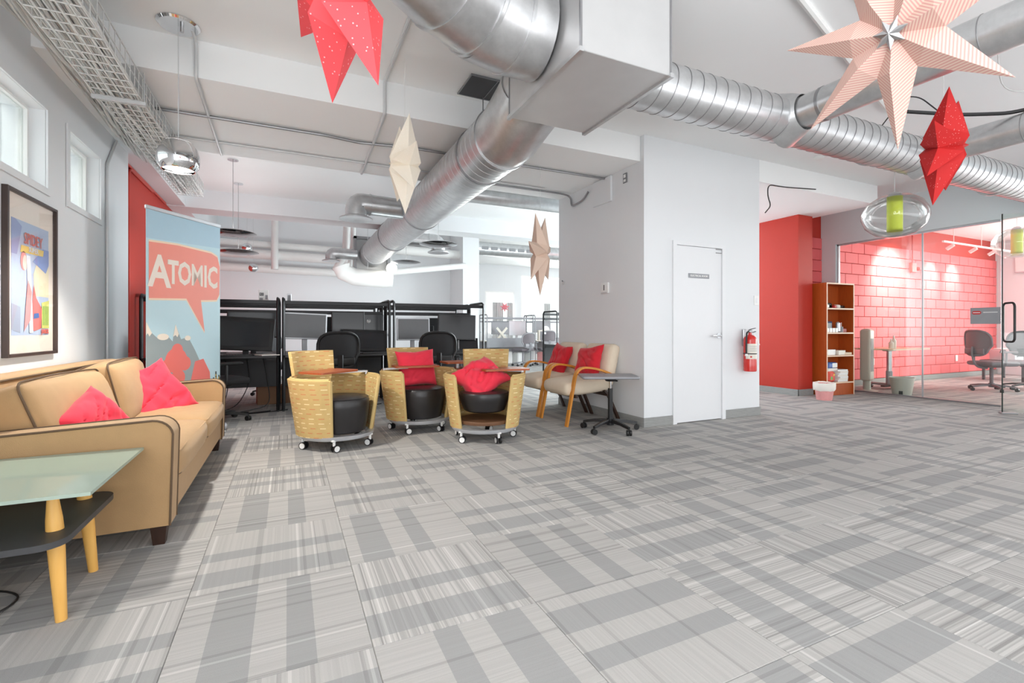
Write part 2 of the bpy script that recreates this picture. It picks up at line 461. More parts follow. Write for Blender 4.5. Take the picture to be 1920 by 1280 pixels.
def struct(name, loc=(0, 0, 0)):
    o = bpy.data.objects.new(name, None); COL.objects.link(o); o.location = loc; o['kind'] = 'structure'
    return o
def kids(o): return [c for c in bpy.data.objects if c.parent == o]
def copy_tree(o, label=None, loc=None, rz=None, parent=None):
    c = o.copy(); COL.objects.link(c)
    if parent is not None: c.parent = parent
    for k in kids(o): copy_tree(k, parent=c)
    if label: c['label'] = label
    if loc is not None: c.location = loc
    if rz is not None: c.rotation_euler.z = rz
    return c
def text(s, size, m, parent, loc, rot, name='lettering', bold=0.0, xs=1.0, align='CENTER', ext=0.0006):
    cu = bpy.data.curves.new(name, 'FONT'); cu.body = s; cu.size = size; cu.align_x = align; cu.align_y = 'CENTER'
    cu.offset = bold; cu.extrude = ext; cu.resolution_u = 2
    cu.materials.append(M[m] if isinstance(m, str) else m)
    o = bpy.data.objects.new(name, cu); COL.objects.link(o); o.location = loc; o.rotation_euler = rot; o.scale.x = xs
    bpy.context.view_layer.update()
    me = bpy.data.meshes.new_from_object(o.evaluated_get(bpy.context.evaluated_depsgraph_get()))
    me.name = name; bpy.data.objects.remove(o); bpy.data.curves.remove(cu)
    o = bpy.data.objects.new(name, me); COL.objects.link(o); o.location = loc; o.rotation_euler = rot; o.scale.x = xs
    if parent is not None: o.parent = parent
    return o
def fillet(pts, r, n=5):
    """round the corners of a polyline"""
    pts = [Vector(p) for p in pts]; out = [pts[0]]
    for a, b, c in zip(pts, pts[1:], pts[2:]):
        d1, d2 = (a - b), (c - b); k = min(r, d1.length * 0.49, d2.length * 0.49)
        p, q = b + d1.normalized() * k, b + d2.normalized() * k
        for i in range(n + 1):
            t = i / n; out.append(p * (1 - t) ** 2 + b * 2 * t * (1 - t) + q * t * t)
    return out + [pts[-1]]
def dense(poly, step=.04):
    out = []
    for (a, b), (c, d) in zip(poly, poly[1:] + poly[:1]):
        n = max(1, int(math.hypot(c - a, d - b) / step))
        out += [(a + (c - a) * i / n, b + (d - b) * i / n) for i in range(n)]
    return out
def circ(cx, cy, r, n=24, sx=1, sy=1):
    return [(cx + r * sx * math.cos(2 * PI * i / n), cy + r * sy * math.sin(2 * PI * i / n)) for i in range(n)]
def rrect(x0, y0, x1, y1, r, n=4):
    o = []
    for cx, cy, a in ((x1 - r, y1 - r, 0), (x0 + r, y1 - r, 90), (x0 + r, y0 + r, 180), (x1 - r, y0 + r, 270)):
        for i in range(n + 1): o.append((cx + r * math.cos(R(a + 90 * i / n)), cy + r * math.sin(R(a + 90 * i / n))))
    return o

# ------------------------------------------------------------------ the setting
fl = MB().bb((-1.8, -4, -0.12), (16, 20.6, -0.004)).build('floor', 'floor', smooth=False); fl['kind'] = 'structure'
S = 0.609; OX, OY = 0.257, 2.236
cA, sA = math.cos(R(25.15)), math.sin(R(25.15))
cells = []
for i in range(-4, 22):
    for j in range(-3, 12):
        x, y = OX + (i + .5) * S, OY + (j + .5) * S
        if x < -1.45 or x > 15.2 or (y > 5.1 and x > 8.7): continue
        zc = x * sA + y * cA; xc = x * cA - y * sA
        if zc < 0.9: continue
        px = 960 + 896 * xc / zc; py = 618 + 896 * 1.05 / zc
        if -350 < px < 2250 and py < 1600: cells.append((zc, i, j, x, y))
cells.sort()
tb = MB(); tb.box((0, 0, -0.002), (S - 0.0022, S - 0.0022, 0.004), 0.0012)
tile0 = None
for k, (zc, i, j, x, y) in enumerate(cells[:296]):
    rz = PI / 2 if (i + j) % 2 else 0
    if random.random() < .5: rz += PI
    if tile0 is None: o = tile0 = tb.build('carpet_tile', 'tile', fl, False)
    else:
        o = tile0.copy(); COL.objects.link(o)
    o.location = (x, y, 0); o.rotation_euler.z = rz

def wallmesh(name, boxes, m, bev=0):
    b = MB()
    for a, c in boxes: b.bb(a, c, bev)
    o = b.build(name, m, smooth=False); o['kind'] = 'structure'
    return o
CZ = 3.15
wallmesh('ceiling', [((-1.8, -4, CZ), (16, 8.46, CZ + .15)), ((-1.8, 8.46, 4.0), (16, 20.6, 4.15))], 'ceiling')
xl0, xl1 = -1.72, -1.5
wallmesh('wall_left', [((xl0, .4, 0), (xl1, 6.19, 2.017)), ((xl0, .4, 2.552), (xl1, 6.19, CZ)), ((xl0, .4, 2.017), (xl1, 2.9, 2.552)),
                       ((xl0, 4.315, 2.017), (xl1, 4.69, 2.552)), ((xl0, 5.345, 2.017), (xl1, 6.19, 2.552))], 'wall')
wallmesh('wall_left_red', [((-1.75, 6.19, 0), (-1.6, 12, 2.88))], 'redwall')
wallmesh('wall_beyond', [((-3.6, .5, 1.2), (-3.5, 7.5, 2.75)), ((-3.5, .5, 1.2), (-1.75, .6, 2.75)), ((-3.5, 7.4, 1.2), (-1.76, 7.5, 2.75)), ((-3.5, .5, 1.2), (-1.75, 7.5, 1.25))], 'wall')
for n, (y0, y1) in enumerate(((2.9, 4.315), (4.69, 5.345))):
    w = struct('window_%d' % (n + 1), (-1.61, (y0 + y1) / 2, 2.2845)); hw = (y1 - y0) / 2; hh = .2675
    b = MB(); b.bb((-.025, -hw, -hh), (.025, -hw + .02, hh)).bb((-.025, hw - .02, -hh), (.025, hw, hh)).bb((-.025, -hw + .02, hh - .02), (.025, hw - .02, hh)).bb((-.025, -hw + .02, -hh), (.025, hw - .02, -hh + .02))
    b.build('window_frame', 'white', w, False)
    MB().bb((-.004, -hw + .02, -hh + .02), (.004, hw - .02, hh - .02)).build('pane', 'glass', w, False)
    # plaster edge trim on the room side
    b = MB(); x = .112; e = .045
    b.bb((x, -hw - e, -hh - e), (x + .012, hw + e, -hh)).bb((x, -hw - e, hh), (x + .012, hw + e, hh + e)).bb((x, -hw - e, -hh), (x + .012, -hw, hh)).bb((x, hw, -hh), (x + .012, hw + e, hh))
    b.build('window_trim', 'wall', w, False)

# electrical closet block with its door
wallmesh('wall_block', [((3.47, 4.15, 0), (5.28, 5.83, CZ)), ((3.47, 4.05, 0), (3.865, 4.15, CZ)), ((4.675, 4.05, 0), (5.28, 4.15, CZ)), ((3.865, 4.05, 2.04), (4.675, 4.15, CZ))], 'wall')
d1 = struct('door_1', (4.27, 4.05, 0))
b = MB(); b.bb((-.405, -.022, 0), (-.352, .03, 2.042)).bb((.352, -.022, 0), (.405, .03, 2.042)).bb((-.352, -.022, 2.0), (.352, .03, 2.042)); b.build('door_frame', 'door', d1, False)
MB().bb((-.35, -.004, .008), (.35, .04, 1.997), .002).build('door_leaf', 'door', d1, False)
for z in (.22, 1.02, 1.8):
    MB().cyl((-.351, -.01, z - .05), (-.351, -.01, z + .05), .007, 8).build('hinge', 'steel', d1)
b = MB(); b.cyl((.30, -.004, .98), (.30, -.014, .98), .028, 18).cyl((.30, -.012, .98), (.30, -.055, .98), .01, 10)
b.sweep(fillet([(.30, -.05, .98), (.22, -.055, .98), (.175, -.045, .98)], .02), rrect(-.006, -.011, .006, .011, .004, 2), up=(0, 0, 1)); b.build('lever_handle', 'chrome', d1)
MB().bb((.349, -.006, .94), (.353, -.002, 1.02)).build('strike_plate', 'steel', d1, False)
b = MB(); b.bb((.26, -.012, 1.985), (.36, -.004, 1.992)).bb((.26, -.012, 1.945), (.36, -.004, 1.952)); b.build('door_closer_bracket', 'conduitdark', d1, False)
sg = thing('door_sign', 'small grey nameplate reading ELECTRICAL ROOM on the white door', 'sign', (4.262, 4.044, 1.665))
MB().bb((-.16, -.004, -.026), (.16, 0.001, .026), .001).build('plate', 'signgrey', sg, False)
text('ELECTRICAL ROOM', .03, 'white', sg, (0, -.0046, 0), (R(90), 0, 0), bold=.0006)

wallmesh('trim_1', [((-1.5, 4.11, 2.88), (3.469, 5.8, CZ)), ((5.281, 4.05, 2.88), (7.8, 5.8, CZ))], 'ceiling')       # wide bulkheads
wallmesh('trim_3', [((-1.6, 5.8, 2.881), (-1.37, 8.459, CZ)), ((-1.6, 8.901, 2.881), (-1.37, 11.99, 3.99))], 'wall')
wallmesh('trim_2', [((-1.6, 8.46, 2.87), (12, 8.9, 3.99))], 'wall')
wallmesh('wall_back', [((-1.75, 12, 0), (4.08, 12.15, 4.0))], 'wall')
wallmesh('wall_pier', [((3.85, 11.0, 0), (4.27, 11.99, 4.0))], 'wall')
# far office
wallmesh('wall_far', [((4.0, 20, 0), (16, 20.15, .85)), ((4, 20, 3.6), (16, 20.15, 4)), ((4, 20, .85), (8.05, 20.15, 3.6)), ((9.5, 20, .85), (9.85, 20.15, 3.6)), ((14.6, 20, .85), (16, 20.15, 3.6)), ((8.05, 20, 2.8), (9.5, 20.15, 3.6))], 'wall')
for n, (x0, x1, z1, nm) in enumerate(((8.05, 9.5, 2.8, 3), (9.85, 14.6, 3.6, 4))):
    w = struct('window_%d' % nm, ((x0 + x1) / 2, 20.05, .85)); hw = (x1 - x0) / 2; h = z1 - .85
    b = MB()
    for a, c in (((-hw, -.04, 0), (-hw + .07, .04, h)), ((hw - .07, -.04, 0), (hw, .04, h)), ((-hw + .07, -.04, h - .07), (hw - .07, .04, h)), ((-hw + .07, -.04, 0), (hw - .07, .04, .07))): b.bb(a, c)
    b.build('window_frame', 'white', w, False)
    k = 1 if n == 0 else 4
    for i in range(k):
        a, c = -hw + .07 + (2 * hw - .14) * i / k, -hw + .07 + (2 * hw - .14) * (i + 1) / k
        if i: MB().bb((a - .025, -.03, .07), (a + .025, .03, h - .07)).build('mullion', 'white', w, False)
        MB().bb((a, -.004, .07), (c, .004, h - .07)).build('pane', 'glass', w, False)
wallmesh('wall_office_right', [((14.6, 12.5, 0), (14.75, 20, 4)), ((14.6, 5.8, 0), (14.75, 6.2, 3.2)), ((14.6, 6.2, 0), (14.75, 12.5, .8))], 'wall')
for x, wd, lab in ((8.62, .5, 'pale curtain gathered in the narrow far window'), (9.2, .3, 'narrow pale curtain beside the narrow far window frame'), (11.15, .34, 'grey pleated curtain hanging in the wide bright far window')):
    b = MB(); n = 40
    b.sweep([(x - wd / 2 + wd * i / n, 19.86 + .035 * math.sin(i * 1.35), 1.15) for i in range(n + 1)], [(-.006, -1.14), (.006, -1.14), (.006, 1.14), (-.006, 1.14)], up=(0, 0, 1))
    tag(b.build('curtain', 'curtain'), lab, 'curtain')

# red alcove, block wall and meeting room
wallmesh('wall_alcove', [((7.33, 4.93, 0), (7.68, 7.2, 2.879))], 'redwall')
wallmesh('wall_corridor', [((5.28, 7.2, 0), (8.8, 7.3, CZ))], 'wall')
wc = wallmesh('wall_conference', [((7.68, 5.46, 0), (15.5, 5.62, CZ))], 'redwall')
rb = None
def block_row(x0, x1, z, off):
    global rb
    x = x0 - (.2 if off else 0)
    while x < x1 - .03:
        a, c = max(x, x0), min(x + .4, x1)
        if c - a > .03:
            full = abs(c - a - .4) < .001
            if full and rb is not None:
                o = rb.copy(); COL.objects.link(o)
            else:
                w = c - a
                o = MB().box((0, 0, 0), (w - .009, .03, .19), .004).build('block', 'block', wc, False)
                if full: rb = o
            o.location = ((a + c) / 2 , 5.448 + random.uniform(-.002, .002), z)
        x += .4
for r in range(13):
    block_row(8.83, 15.39, .1 + .2 * r + .1, r % 2)
    block_row(7.685, 8.74, .1 + .2 * r + .1, r % 2)
wallmesh('wall_meeting_right', [((15.4, 4.3, 0), (15.55, 5.6, CZ)), ((15.4, -1, 0), (15.55, 4.3, .7)), ((15.4, -1, 2.75), (15.55, 4.3, CZ)), ((15.4, -4, 0), (15.55, -1, CZ))], 'wall')
for n, bx in enumerate((((3.458, 4.05, 0), (3.469, 5.83, .1)), ((3.458, 4.036, 0), (3.865, 4.049, .1)), ((4.675, 4.036, 0), (5.29, 4.049, .1)), ((7.317, 4.917, 0), (7.329, 7.2, .1)), ((7.317, 4.917, 0), (7.69, 4.929, .1)), ((8.84, 5.42, 0), (15.39, 5.459, .095)), ((7.69, 5.42, 0), (8.75, 5.459, .095)), ((-1.499, .5, 0), (-1.487, 6.19, .1)))):
    o = MB().bb(bx[0], bx[1], .002).build('baseboard_%d' % (n + 1), 'base', smooth=False); o['kind'] = 'structure'
# glazed partition of the meeting room
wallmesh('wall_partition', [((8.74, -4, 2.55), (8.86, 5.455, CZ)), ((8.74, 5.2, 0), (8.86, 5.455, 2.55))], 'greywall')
gw = struct('window_5', (8.8, 0, 0))
MB().bb((-.02, 3.06, 0), (.02, 5.2, .022)).build('floor_track', 'conduitdark', gw, False)
MB().bb((-.02, 5.17, .02), (.02, 5.2, 2.55)).build('side_channel', 'silver', gw, False)
MB().bb((-.02, 3.06, 2.525), (.02, 5.2, 2.55)).build('head_channel', 'silver', gw, False)
MB().bb((-.006, 3.955, .02), (.006, 5.17, 2.53)).build('pane', 'glass', gw, False)
MB().bb((-.006, 3.06, .02), (.006, 3.948, 2.53)).build('pane', 'glass', gw, False)
MB().bb((-.003, 3.94, .02), (.003, 3.962, 2.53)).build('joint_strip', 'silver', gw, False)
# open glass door
d2 = struct('door_2', (8.8, 2.2, 0)); d2.rotation_euler.z = math.atan2(.61, -.70)
MB().bb((.02, -.006, .012), (.925, .006, 2.5)).build('glass_leaf', 'glass', d2, False)
MB().bb((.922, -.0065, .012), (.93, .0065, 2.5)).build('leaf_edge', 'glassedge', d2, False)
MB().tube([(x, y, z) for (y, z), x in zip(rrect(-.1, .9, .1, 1.385, .05, 5), [.86] * 30)], .0125, 10, True).build('pull_handle', 'black', d2)
b = MB(); b.bb((.78, -.03, .0), (.95, .03, .02), .004); b.build('floor_pivot', 'steel', d2, False)
pl = thing('wall_plaque', 'grey plaque with a small dark red badge on the glass wall', 'sign', (8.785, 3.22, 1.245))
MB().bb((-.004, -.16, -.115), (.004, .16, .115), .002).build('plate', 'signgrey', pl, False)
MB().prism(rrect(-.05, -.025, .05, .025, .024), .003, T((-.0045, .09, .045), -PI / 2, R(90))).build('badge', 'pen_red', pl)
MB().prism(rrect(-.04, -.005, .04, .005, .004), .001, T((-.0078, .09, .045), -PI / 2, R(90))).build('badge_line', 'white', pl)
b = MB(); b.bb((-.0048, -.13, .042), (-.004, .02, .052)); b.build('text_line', 'white', pl, False)

# ceiling seams, conduits, hatch
def pipe(name, label, pts, r, m='conduit', cat='conduit', fil=.05, n=8, group=None):
    return tag(MB().tube(fillet(pts, fil) if len(pts) > 2 else pts, r, n).build(name, m), label, cat, group)
pipe('conduit', 'long grey conduit clipped across the white bulkhead soffit', [(-.98, 4.78, 2.862), (.3, 4.77, 2.862), (.62, 4.82, 2.862), (1.1, 4.74, 2.862), (3.455, 4.72, 2.862), ], .013, 'conduitdark')
pipe('conduit', 'white conduit along the far edge of the bulkhead soffit', [(-1.0, 5.4, 2.866), (3.0, 5.4, 2.866)], .012)
pipe('conduit', 'white conduit turning from the ceiling over the bulkhead behind the cream star', [(.74, 2.2, 3.136), (.74, 4.094, 3.136), (.74, 4.094, 2.868), (.78, 5.79, 2.868)], .014)
pipe('conduit', 'white conduit dropping from the chrome pendant canopy over the bulkhead', [(-.6, 3.95, 3.136), (-.6, 4.094, 3.136), (-.6, 4.094, 2.866), (-.62, 5.6, 2.866), (-.62, 5.78, 2.866)], .012)
pipe('conduit', 'galvanised conduit bending down onto the left side of the closet block', [(1.9, 5.5, 2.862), (3.3, 5.48, 2.862), (3.452, 5.48, 2.84), (3.452, 5.48, 2.7), (3.452, 5.2, 2.72), (3.452, 5.08, 2.8)], .012, 'conduitdark', fil=.08)
pipe('conduit', 'thin white conduit rising up the left wall beside the small window', [(-1.486, 5.5, .5), (-1.486, 5.5, 2.55), (-1.486, 5.76, 2.86)], .012)
pipe('conduit', 'red painted conduit running down the red wall', [(-1.585, 7.6, 2.84), (-1.585, 6.62, 2.84), (-1.585, 6.55, 2.75), (-1.585, 6.55, .8)], .014, 'redconduit')
pipe('conduit', 'red painted conduit along the top of the red wall', [(-1.585, 6.25, 2.86), (-1.585, 8.3, 2.86)], .014, 'redconduit')
for n, (a, c, lab) in enumerate((((2.75, 1.9, 3.135), (5.2, 2.6, 3.135), 'white tube light body crossing the ceiling left of the pink star'), ((3.0, 1.75, 3.135), (4.6, 1.98, 3.135), 'second white ceiling conduit behind the pink star'))):
    pipe('ceiling_conduit', lab, [a, c], .024 if n == 0 else .016, 'ductwhite')
h = thing('ceiling_hatch', 'square hatch in the ceiling above the main duct, dark sheet for its shade', 'hatch', (1.52, 3.86, 3.14))
MB().bb((-.15, -.17, 0), (.15, .17, .008)).build('dark_sheet', 'darkgrey', h, False)  # dark sheet stands in for the shade inside the hatch
b = MB(); b.bb((-.16, -.18, -.004), (-.15, .18, .008)).bb((.15, -.18, -.004), (.16, .18, .008)).bb((-.15, .17, -.004), (.15, .18, .008)).bb((-.15, -.18, -.004), (.15, -.17, .008)).bb((.08, -.17, -.004), (.086, .17, .0)); b.build('rim', 'conduitdark', h, False)
b = MB(); b.box((0, 0, 0), (.028, .36, .3), .004); jb = tag(b.build('junction_box', 'wall', loc=(3.455, 4.78, 2.72)), 'white painted junction box high on the closet block', 'junction box')
b = MB(); b.box((-.006, 0, 0), (.012, .07, .11), .003)
sw = thing('wall_socket', 'small socket high on the closet wall near its front edge', 'socket', (3.47, 4.36, 2.77)); b.build('plate', 'conduitdark', sw, False)
MB().box((-.0135, 0, .02), (.004, .035, .035)).build('outlet', 'white', sw, False); MB().box((-.0135, 0, -.03), (.004, .035, .025)).build('outlet', 'white', sw, False)
th = thing('thermostat', 'white thermostat on the left side of the closet block', 'thermostat', (3.47, 4.73, 1.55))
MB().box((-.014, 0, 0), (.028, .15, .13), .008, seg=2).build('case', 'white', th); MB().box((-.029, 0, .005), (.002, .014, .065)).build('slot', 'black', th, False)
MB().box((-.029, 0, -.056), (.003, .11, .01)).build('lower_lip', 'silver', th, False)
ls = thing('light_switch', 'white switch plate near the right edge of the closet front', 'switch', (5.22, 4.05, 1.41))
MB().box((0, -.005, 0), (.08, .01, .12), .003).build('plate', 'white', ls, False); MB().box((0, -.012, 0), (.03, .006, .06), .002).build('rocker', 'door', ls, False)
for n, (x, z, lab) in enumerate(((10.29, .43, 'white outlet low on the red block wall behind the table'), (13.48, .42, 'white outlet low on the red block wall near the grey chair'))):
    o = thing('wall_outlet', lab, 'outlet', (x, 5.43, z)); MB().box((0, -.006, 0), (.09, .012, .13), .003).build('plate', 'white', o, False)
    MB().box((0, -.013, .03), (.034, .004, .034), .001).build('socket', 'offwhite', o, False); MB().box((0, -.013, -.03), (.034, .004, .034), .001).build('socket', 'offwhite', o, False)
al = thing('alarm_strobe', 'red fire alarm box hanging high on the red block wall', 'alarm', (11.66, 5.43, 2.33))
MB().box((0, -.03, 0), (.17, .06, .2), .008).build('box', 'redconduit', al); MB().cyl((.12, -.03, -.02), (.16, -.05, -.02), .04, 12).build('horn', 'redconduit', al)
MB().cyl((0, -.02, .1), (0, -.02, .85), .012, 8).build('riser', 'redconduit', al)

# ------------------------------------------------------------------ ducts
def spiral(pts, r, pitch, m, name, parent, n=32, sm='conduit'):
    """duct shell with thin raised seams"""
    b = MB(); prof = [(r * math.cos(2 * PI * i / n), r * math.sin(2 * PI * i / n)) for i in range(n)]
    b.sweep(pts, prof); sh = b.build(name, m, parent, ang=28)
    L = sum((Vector(c) - Vector(a)).length for a, c in zip(pts, pts[1:]))
    if pitch < L:
        b = MB(); s = pitch * .5
        while s < L - .02:
            t = s
            for a, c in zip(pts, pts[1:]):
                a, c = Vector(a), Vector(c); l_ = (c - a).length
                if t <= l_:
                    d = (c - a) / l_; q = d.to_track_quat('Z', 'Y').to_matrix().to_4x4()
                    tilt = Matrix.Rotation(0 if pitch > .3 else min(.12, pitch / (4 * r)), 4, 'X')
                    b.lathe([(r * .999, -.0026), (r + .0035, -.0018), (r + .0035, .0018), (r * .999, .0026)], n, Matrix.Translation(a + d * t) @ q @ tilt, cap=False)
                    break
                t -= l_
            s += pitch
        o = b.build('spiral_seam', sm, sh, ang=30)
        if L / pitch > 6: o['kind'] = 'stuff'
    return sh
def collar(p, d, r, w, m, parent, name='collar', k=1.035):
    p, d = Vector(p), Vector(d).normalized(); q = d.to_track_quat('Z', 'Y').to_matrix().to_4x4()
    return MB().lathe([(r * .98, -w / 2), (r * k, -w / 2), (r * k, w / 2), (r * .98, w / 2)], 32, Matrix.Translation(p) @ q).build(name, m, parent)

pn = thing('duct_plenum', 'square galvanised sheet metal plenum where the ceiling ducts meet', 'duct', (1.62, 2.44, 2.45))
b = MB(); b.bb((-.295, -.425, 0), (.295, .425, .695), .003); b.build('box', 'plenum', pn, False)
for sx in (-1, 1):
    MB().bb((sx * .295 - .012, -.437, -.012), (sx * .295 + .012, .437, .012)).build('bottom_flange', 'duct', pn, False)
b = MB()
for sx in (-1, 1):
    for sy in (-1, 1): b.bb((sx * .293 - .006, sy * .423 - .006, .01), (sx * .293 + .006, sy * .423 + .006, .69))
b.build('corner_seam', 'conduitdark', pn, False)

# main duct running away to the back wall
md = thing('round_duct', 'long fat spiral duct descending toward the desks', 'duct', (1.59, 0, 2.61))
r0 = .25
spiral([(0.03, 2.87, .22), (0.02, 3.06, .13)], r0, 9, 'duct', 'elbow', md)
spiral([(0.02, 3.06, .13), (0, 3.42, 0), (0, 3.62, 0)], r0 * 1.01, 9, 'duct', 'elbow', md)
spiral([(0, 3.5, 0), (0, 9.75, 0)], r0, .11, 'duct', 'duct_shell', md)
spiral([(0, 9.75, 0), (0, 10.35, 0)], r0 * 1.02, 9, 'duct', 'end_sleeve', md)
collar((0.02, 3.06, .13), (0, 1, -.5), r0, .03, 'duct', md); collar((0, 3.56, 0), (0, 1, 0), r0 * 1.01, .03, 'duct', md)
b = MB(); e = .36
for a, c in (((-e, 10.2, -e), (-e + .05, 10.33, e)), ((e - .05, 10.2, -e), (e, 10.33, e)), ((-e, 10.2, -e), (e, 10.33, -e + .05)), ((-e, 10.2, e - .05), (e, 10.33, e))): b.bb(a, c)
b.build('square_collar', 'conduitdark', md, False)
MB().bb((-e, 10.33, -e), (e, 10.45, e)).build('back_plate', 'plenum', md, False)
def nozzle(parent, base, direction, L, r, m='duct', drop=.16):
    """short elbow branch ending in a downward diffuser"""
    base = Vector(base); d = Vector(direction).normalized()
    seg = fillet([base, base + d * L, base + d * L + Vector((0, 0, -drop))], .13, 4)
    sub = []
    for a, c in zip(seg, seg[1:]): sub += [a]
    sub.append(seg[-1])
    MB().tube(seg, r, 20).build('branch_elbow', m, parent, ang=22)
    end = seg[-1]
    MB().lathe([(r * .95, 0.03), (r, 0), (r * 1.55, -.03), (r * 1.55, -.045), (r * 1.1, -.04), (r * .4, -.03), (0, -.03)], 24, Matrix.Translation(end)).build('diffuser', m, parent)
    collar(base + d * (L - .17), d, r, .014, m, parent, 'branch_collar', 1.05)
nozzle(md, (-.2, 6.3, 0.02), (-1, -.12, 0), .62, .13)
nozzle(md, (.2, 8.25, 0.0), (1, -.1, 0), .62, .12)
nozzle(md, (-.3, 10.25, -.02), (-1, 0, 0), .5, .11, drop=.12)
# strap hangers of the main duct
for y in (4.0, 6.15, 8.0):
    zt = 2.88 if 4.05 < y < 5.8 else 3.15
    b = MB(); b.lathe([(r0 * 1.02, -.012), (r0 * 1.045, -.012), (r0 * 1.045, .012), (r0 * 1.02, .012)], 28, Matrix.Translation((0, y, 0)) @ Euler((R(90), 0, 0)).to_matrix().to_4x4())
    b.build('hanger_strap', 'conduitdark', md)
    MB().cyl((0, y, r0), (0, y, zt - 2.61), .005, 6).build('hanger_rod', 'conduitdark', md)

bd = thing('round_duct', 'broad elbowed duct entering the plenum from the upper left', 'duct', (1.32, 2.42, 2.74))
rb2 = .245
pp = [(-.02, 0, 0), (-.2, 0, 0), (-.42, -.06, .015), (-.62, -.16, .03), (-.85, -.30, .06), (-2.0, -1.02, .13)]
spiral(pp[:2], rb2, 9, 'duct', 'collar_sleeve', bd)
spiral([(-.19, 0, 0), (-.42, -.045, .01)], rb2 * 1.005, 9, 'duct', 'elbow', bd); spiral(pp[2:5], rb2, 9, 'duct', 'elbow', bd)
spiral(pp[4:], rb2, .13, 'duct', 'duct_shell', bd)
for i in (1, 2, 3, 4): collar(pp[i], Vector(pp[i + 1]) - Vector(pp[i - 1]), rb2, .02, 'duct', bd)

rd = thing('round_duct', 'long spiral duct running right from the plenum under the ceiling', 'duct', (1.915, 2.38, 2.6))
rr = .155
spiral([(0, 0, 0), (6.7, -.08, 0)], rr, .105, 'duct', 'duct_shell', rd, sm='conduitdark')
for x in (2.55, 4.7): collar((x, -.02, 0), (1, 0, 0), rr, .03, 'duct', rd)
for x in (1.42, 3.2):
    MB().lathe([(.2, -.0), (.16, .1), (.125, .17)], 24, Matrix.Translation((x, -.02, .0)) @ Euler((R(90), 0, 0)).to_matrix().to_4x4(), cap=False).build('saddle', 'duct', rd)
for i, (x, L, lab) in enumerate(((1.42, 4.2, 'smooth branch duct heading toward the viewer behind the pink star'), (3.2, 4.2, 'smooth branch duct passing behind the red hanging star'))):
    br = thing('branch_duct', lab, 'duct', (1.915 + x, 2.27, 2.6))
    spiral([(0, 0, 0), (.02, -L, 0)], .112, .42, 'duct', 'duct_shell', br, sm='conduitdark')
    collar((0, -.22, 0), (0, 1, 0), .112, .02, 'conduitdark', br)
# silver duct behind the bulkhead, joined to the main duct
sd = thing('round_duct', 'silver duct crossing behind the bulkhead left of the closet block', 'duct', (1.8, 6.25, 2.93))
spiral([(0, 0, 0), (4.6, 0, 0)], .115, 9, 'duct', 'duct_shell', sd)
MB().cyl((.0, 0, 0), (-.03, 0, 0), .125, 20).build('end_cap', 'duct', sd)
for x in (1.0, 3.0): MB().cyl((x, 0, .11), (x, 0, .22), .005, 6).build('hanger_rod', 'conduitdark', sd)
# ducts and pipes of the far zone
fd = thing('round_duct', 'pale duct with slotted grilles high in the far office', 'duct', (4.6, 12.6, 3.35))
spiral([(0, 0, 0), (7, 0, 0)], .19, .8, 'duct', 'duct_shell', fd)
for i in range(6): MB().bb((.3 + i * .28, -.2, -.06), (.5 + i * .28, -.17, .03)).build('slot_grille', 'conduitdark', fd, False)
for x in (1.0, 4.0): MB().cyl((x, 0, .18), (x, 0, .65), .006, 6).build('hanger_rod', 'conduit', fd)
wdk = thing('round_duct', 'white painted capped duct stub below the main duct end', 'duct', (.95, 9.9, 2.12))
MB().tube([(0, 0, .18), (.05, 0, .06), (.25, 0, -.02), (.8, -.05, -.05), (.98, -.07, -.055)], .17, 24, scale=[1, 1, 1, 1, .85]).build('duct_shell', 'ductwhite', wdk)
MB().cyl((.5, -.03, .12), (.5, -.03, 1.88), .005, 6).build('hanger_rod', 'conduit', wdk)
for y, z, x1, r, lab in ((11.75, 2.92, 2.2, .075, 'upper white pipe along the back wall'), (11.6, 2.68, 2.2, .1, 'middle white pipe along the back wall'), (11.8, 2.4, 1.9, .09, 'lowest white pipe along the back wall')):
    pipe('white_pipe', lab, [(-1.55, y, z), (x1, y, z - .04), (x1 + .02, 11.96, z - .04)], r, 'ductwhite', 'pipe', n=16)
pipe('white_pipe', 'white vertical pipe in front of the back wall pipes', [(-.25, 11.5, 2.35), (-.25, 11.5, 3.95)], .07, 'ductwhite', 'pipe', n=14)
pipe('white_pipe', 'slanted white pipe beside the main duct end', [(.95, 11.2, 2.35), (1.15, 11.0, 2.75), (1.2, 11, 4.0)], .075, 'ductwhite', 'pipe', n=14, fil=.1)
pipe('white_pipe', 'second slanted white pipe left of the duct collar', [(1.2, 10.9, 2.3), (1.28, 10.8, 2.9), (1.3, 10.8, 4.0)], .05, 'ductwhite', 'pipe', n=14, fil=.1)
pipe('white_pipe', 'thick white pipe high above the duct end', [(1.2, 11.3, 2.95), (3.86, 11.3, 2.9)], .11, 'ductwhite', 'pipe', n=16)
pipe('white_pipe', 'white pipe running from the duct end to the back pier', [(2.0, 10.6, 2.3), (3.9, 10.98, 2.6)], .07, 'ductwhite', 'pipe', n=14)

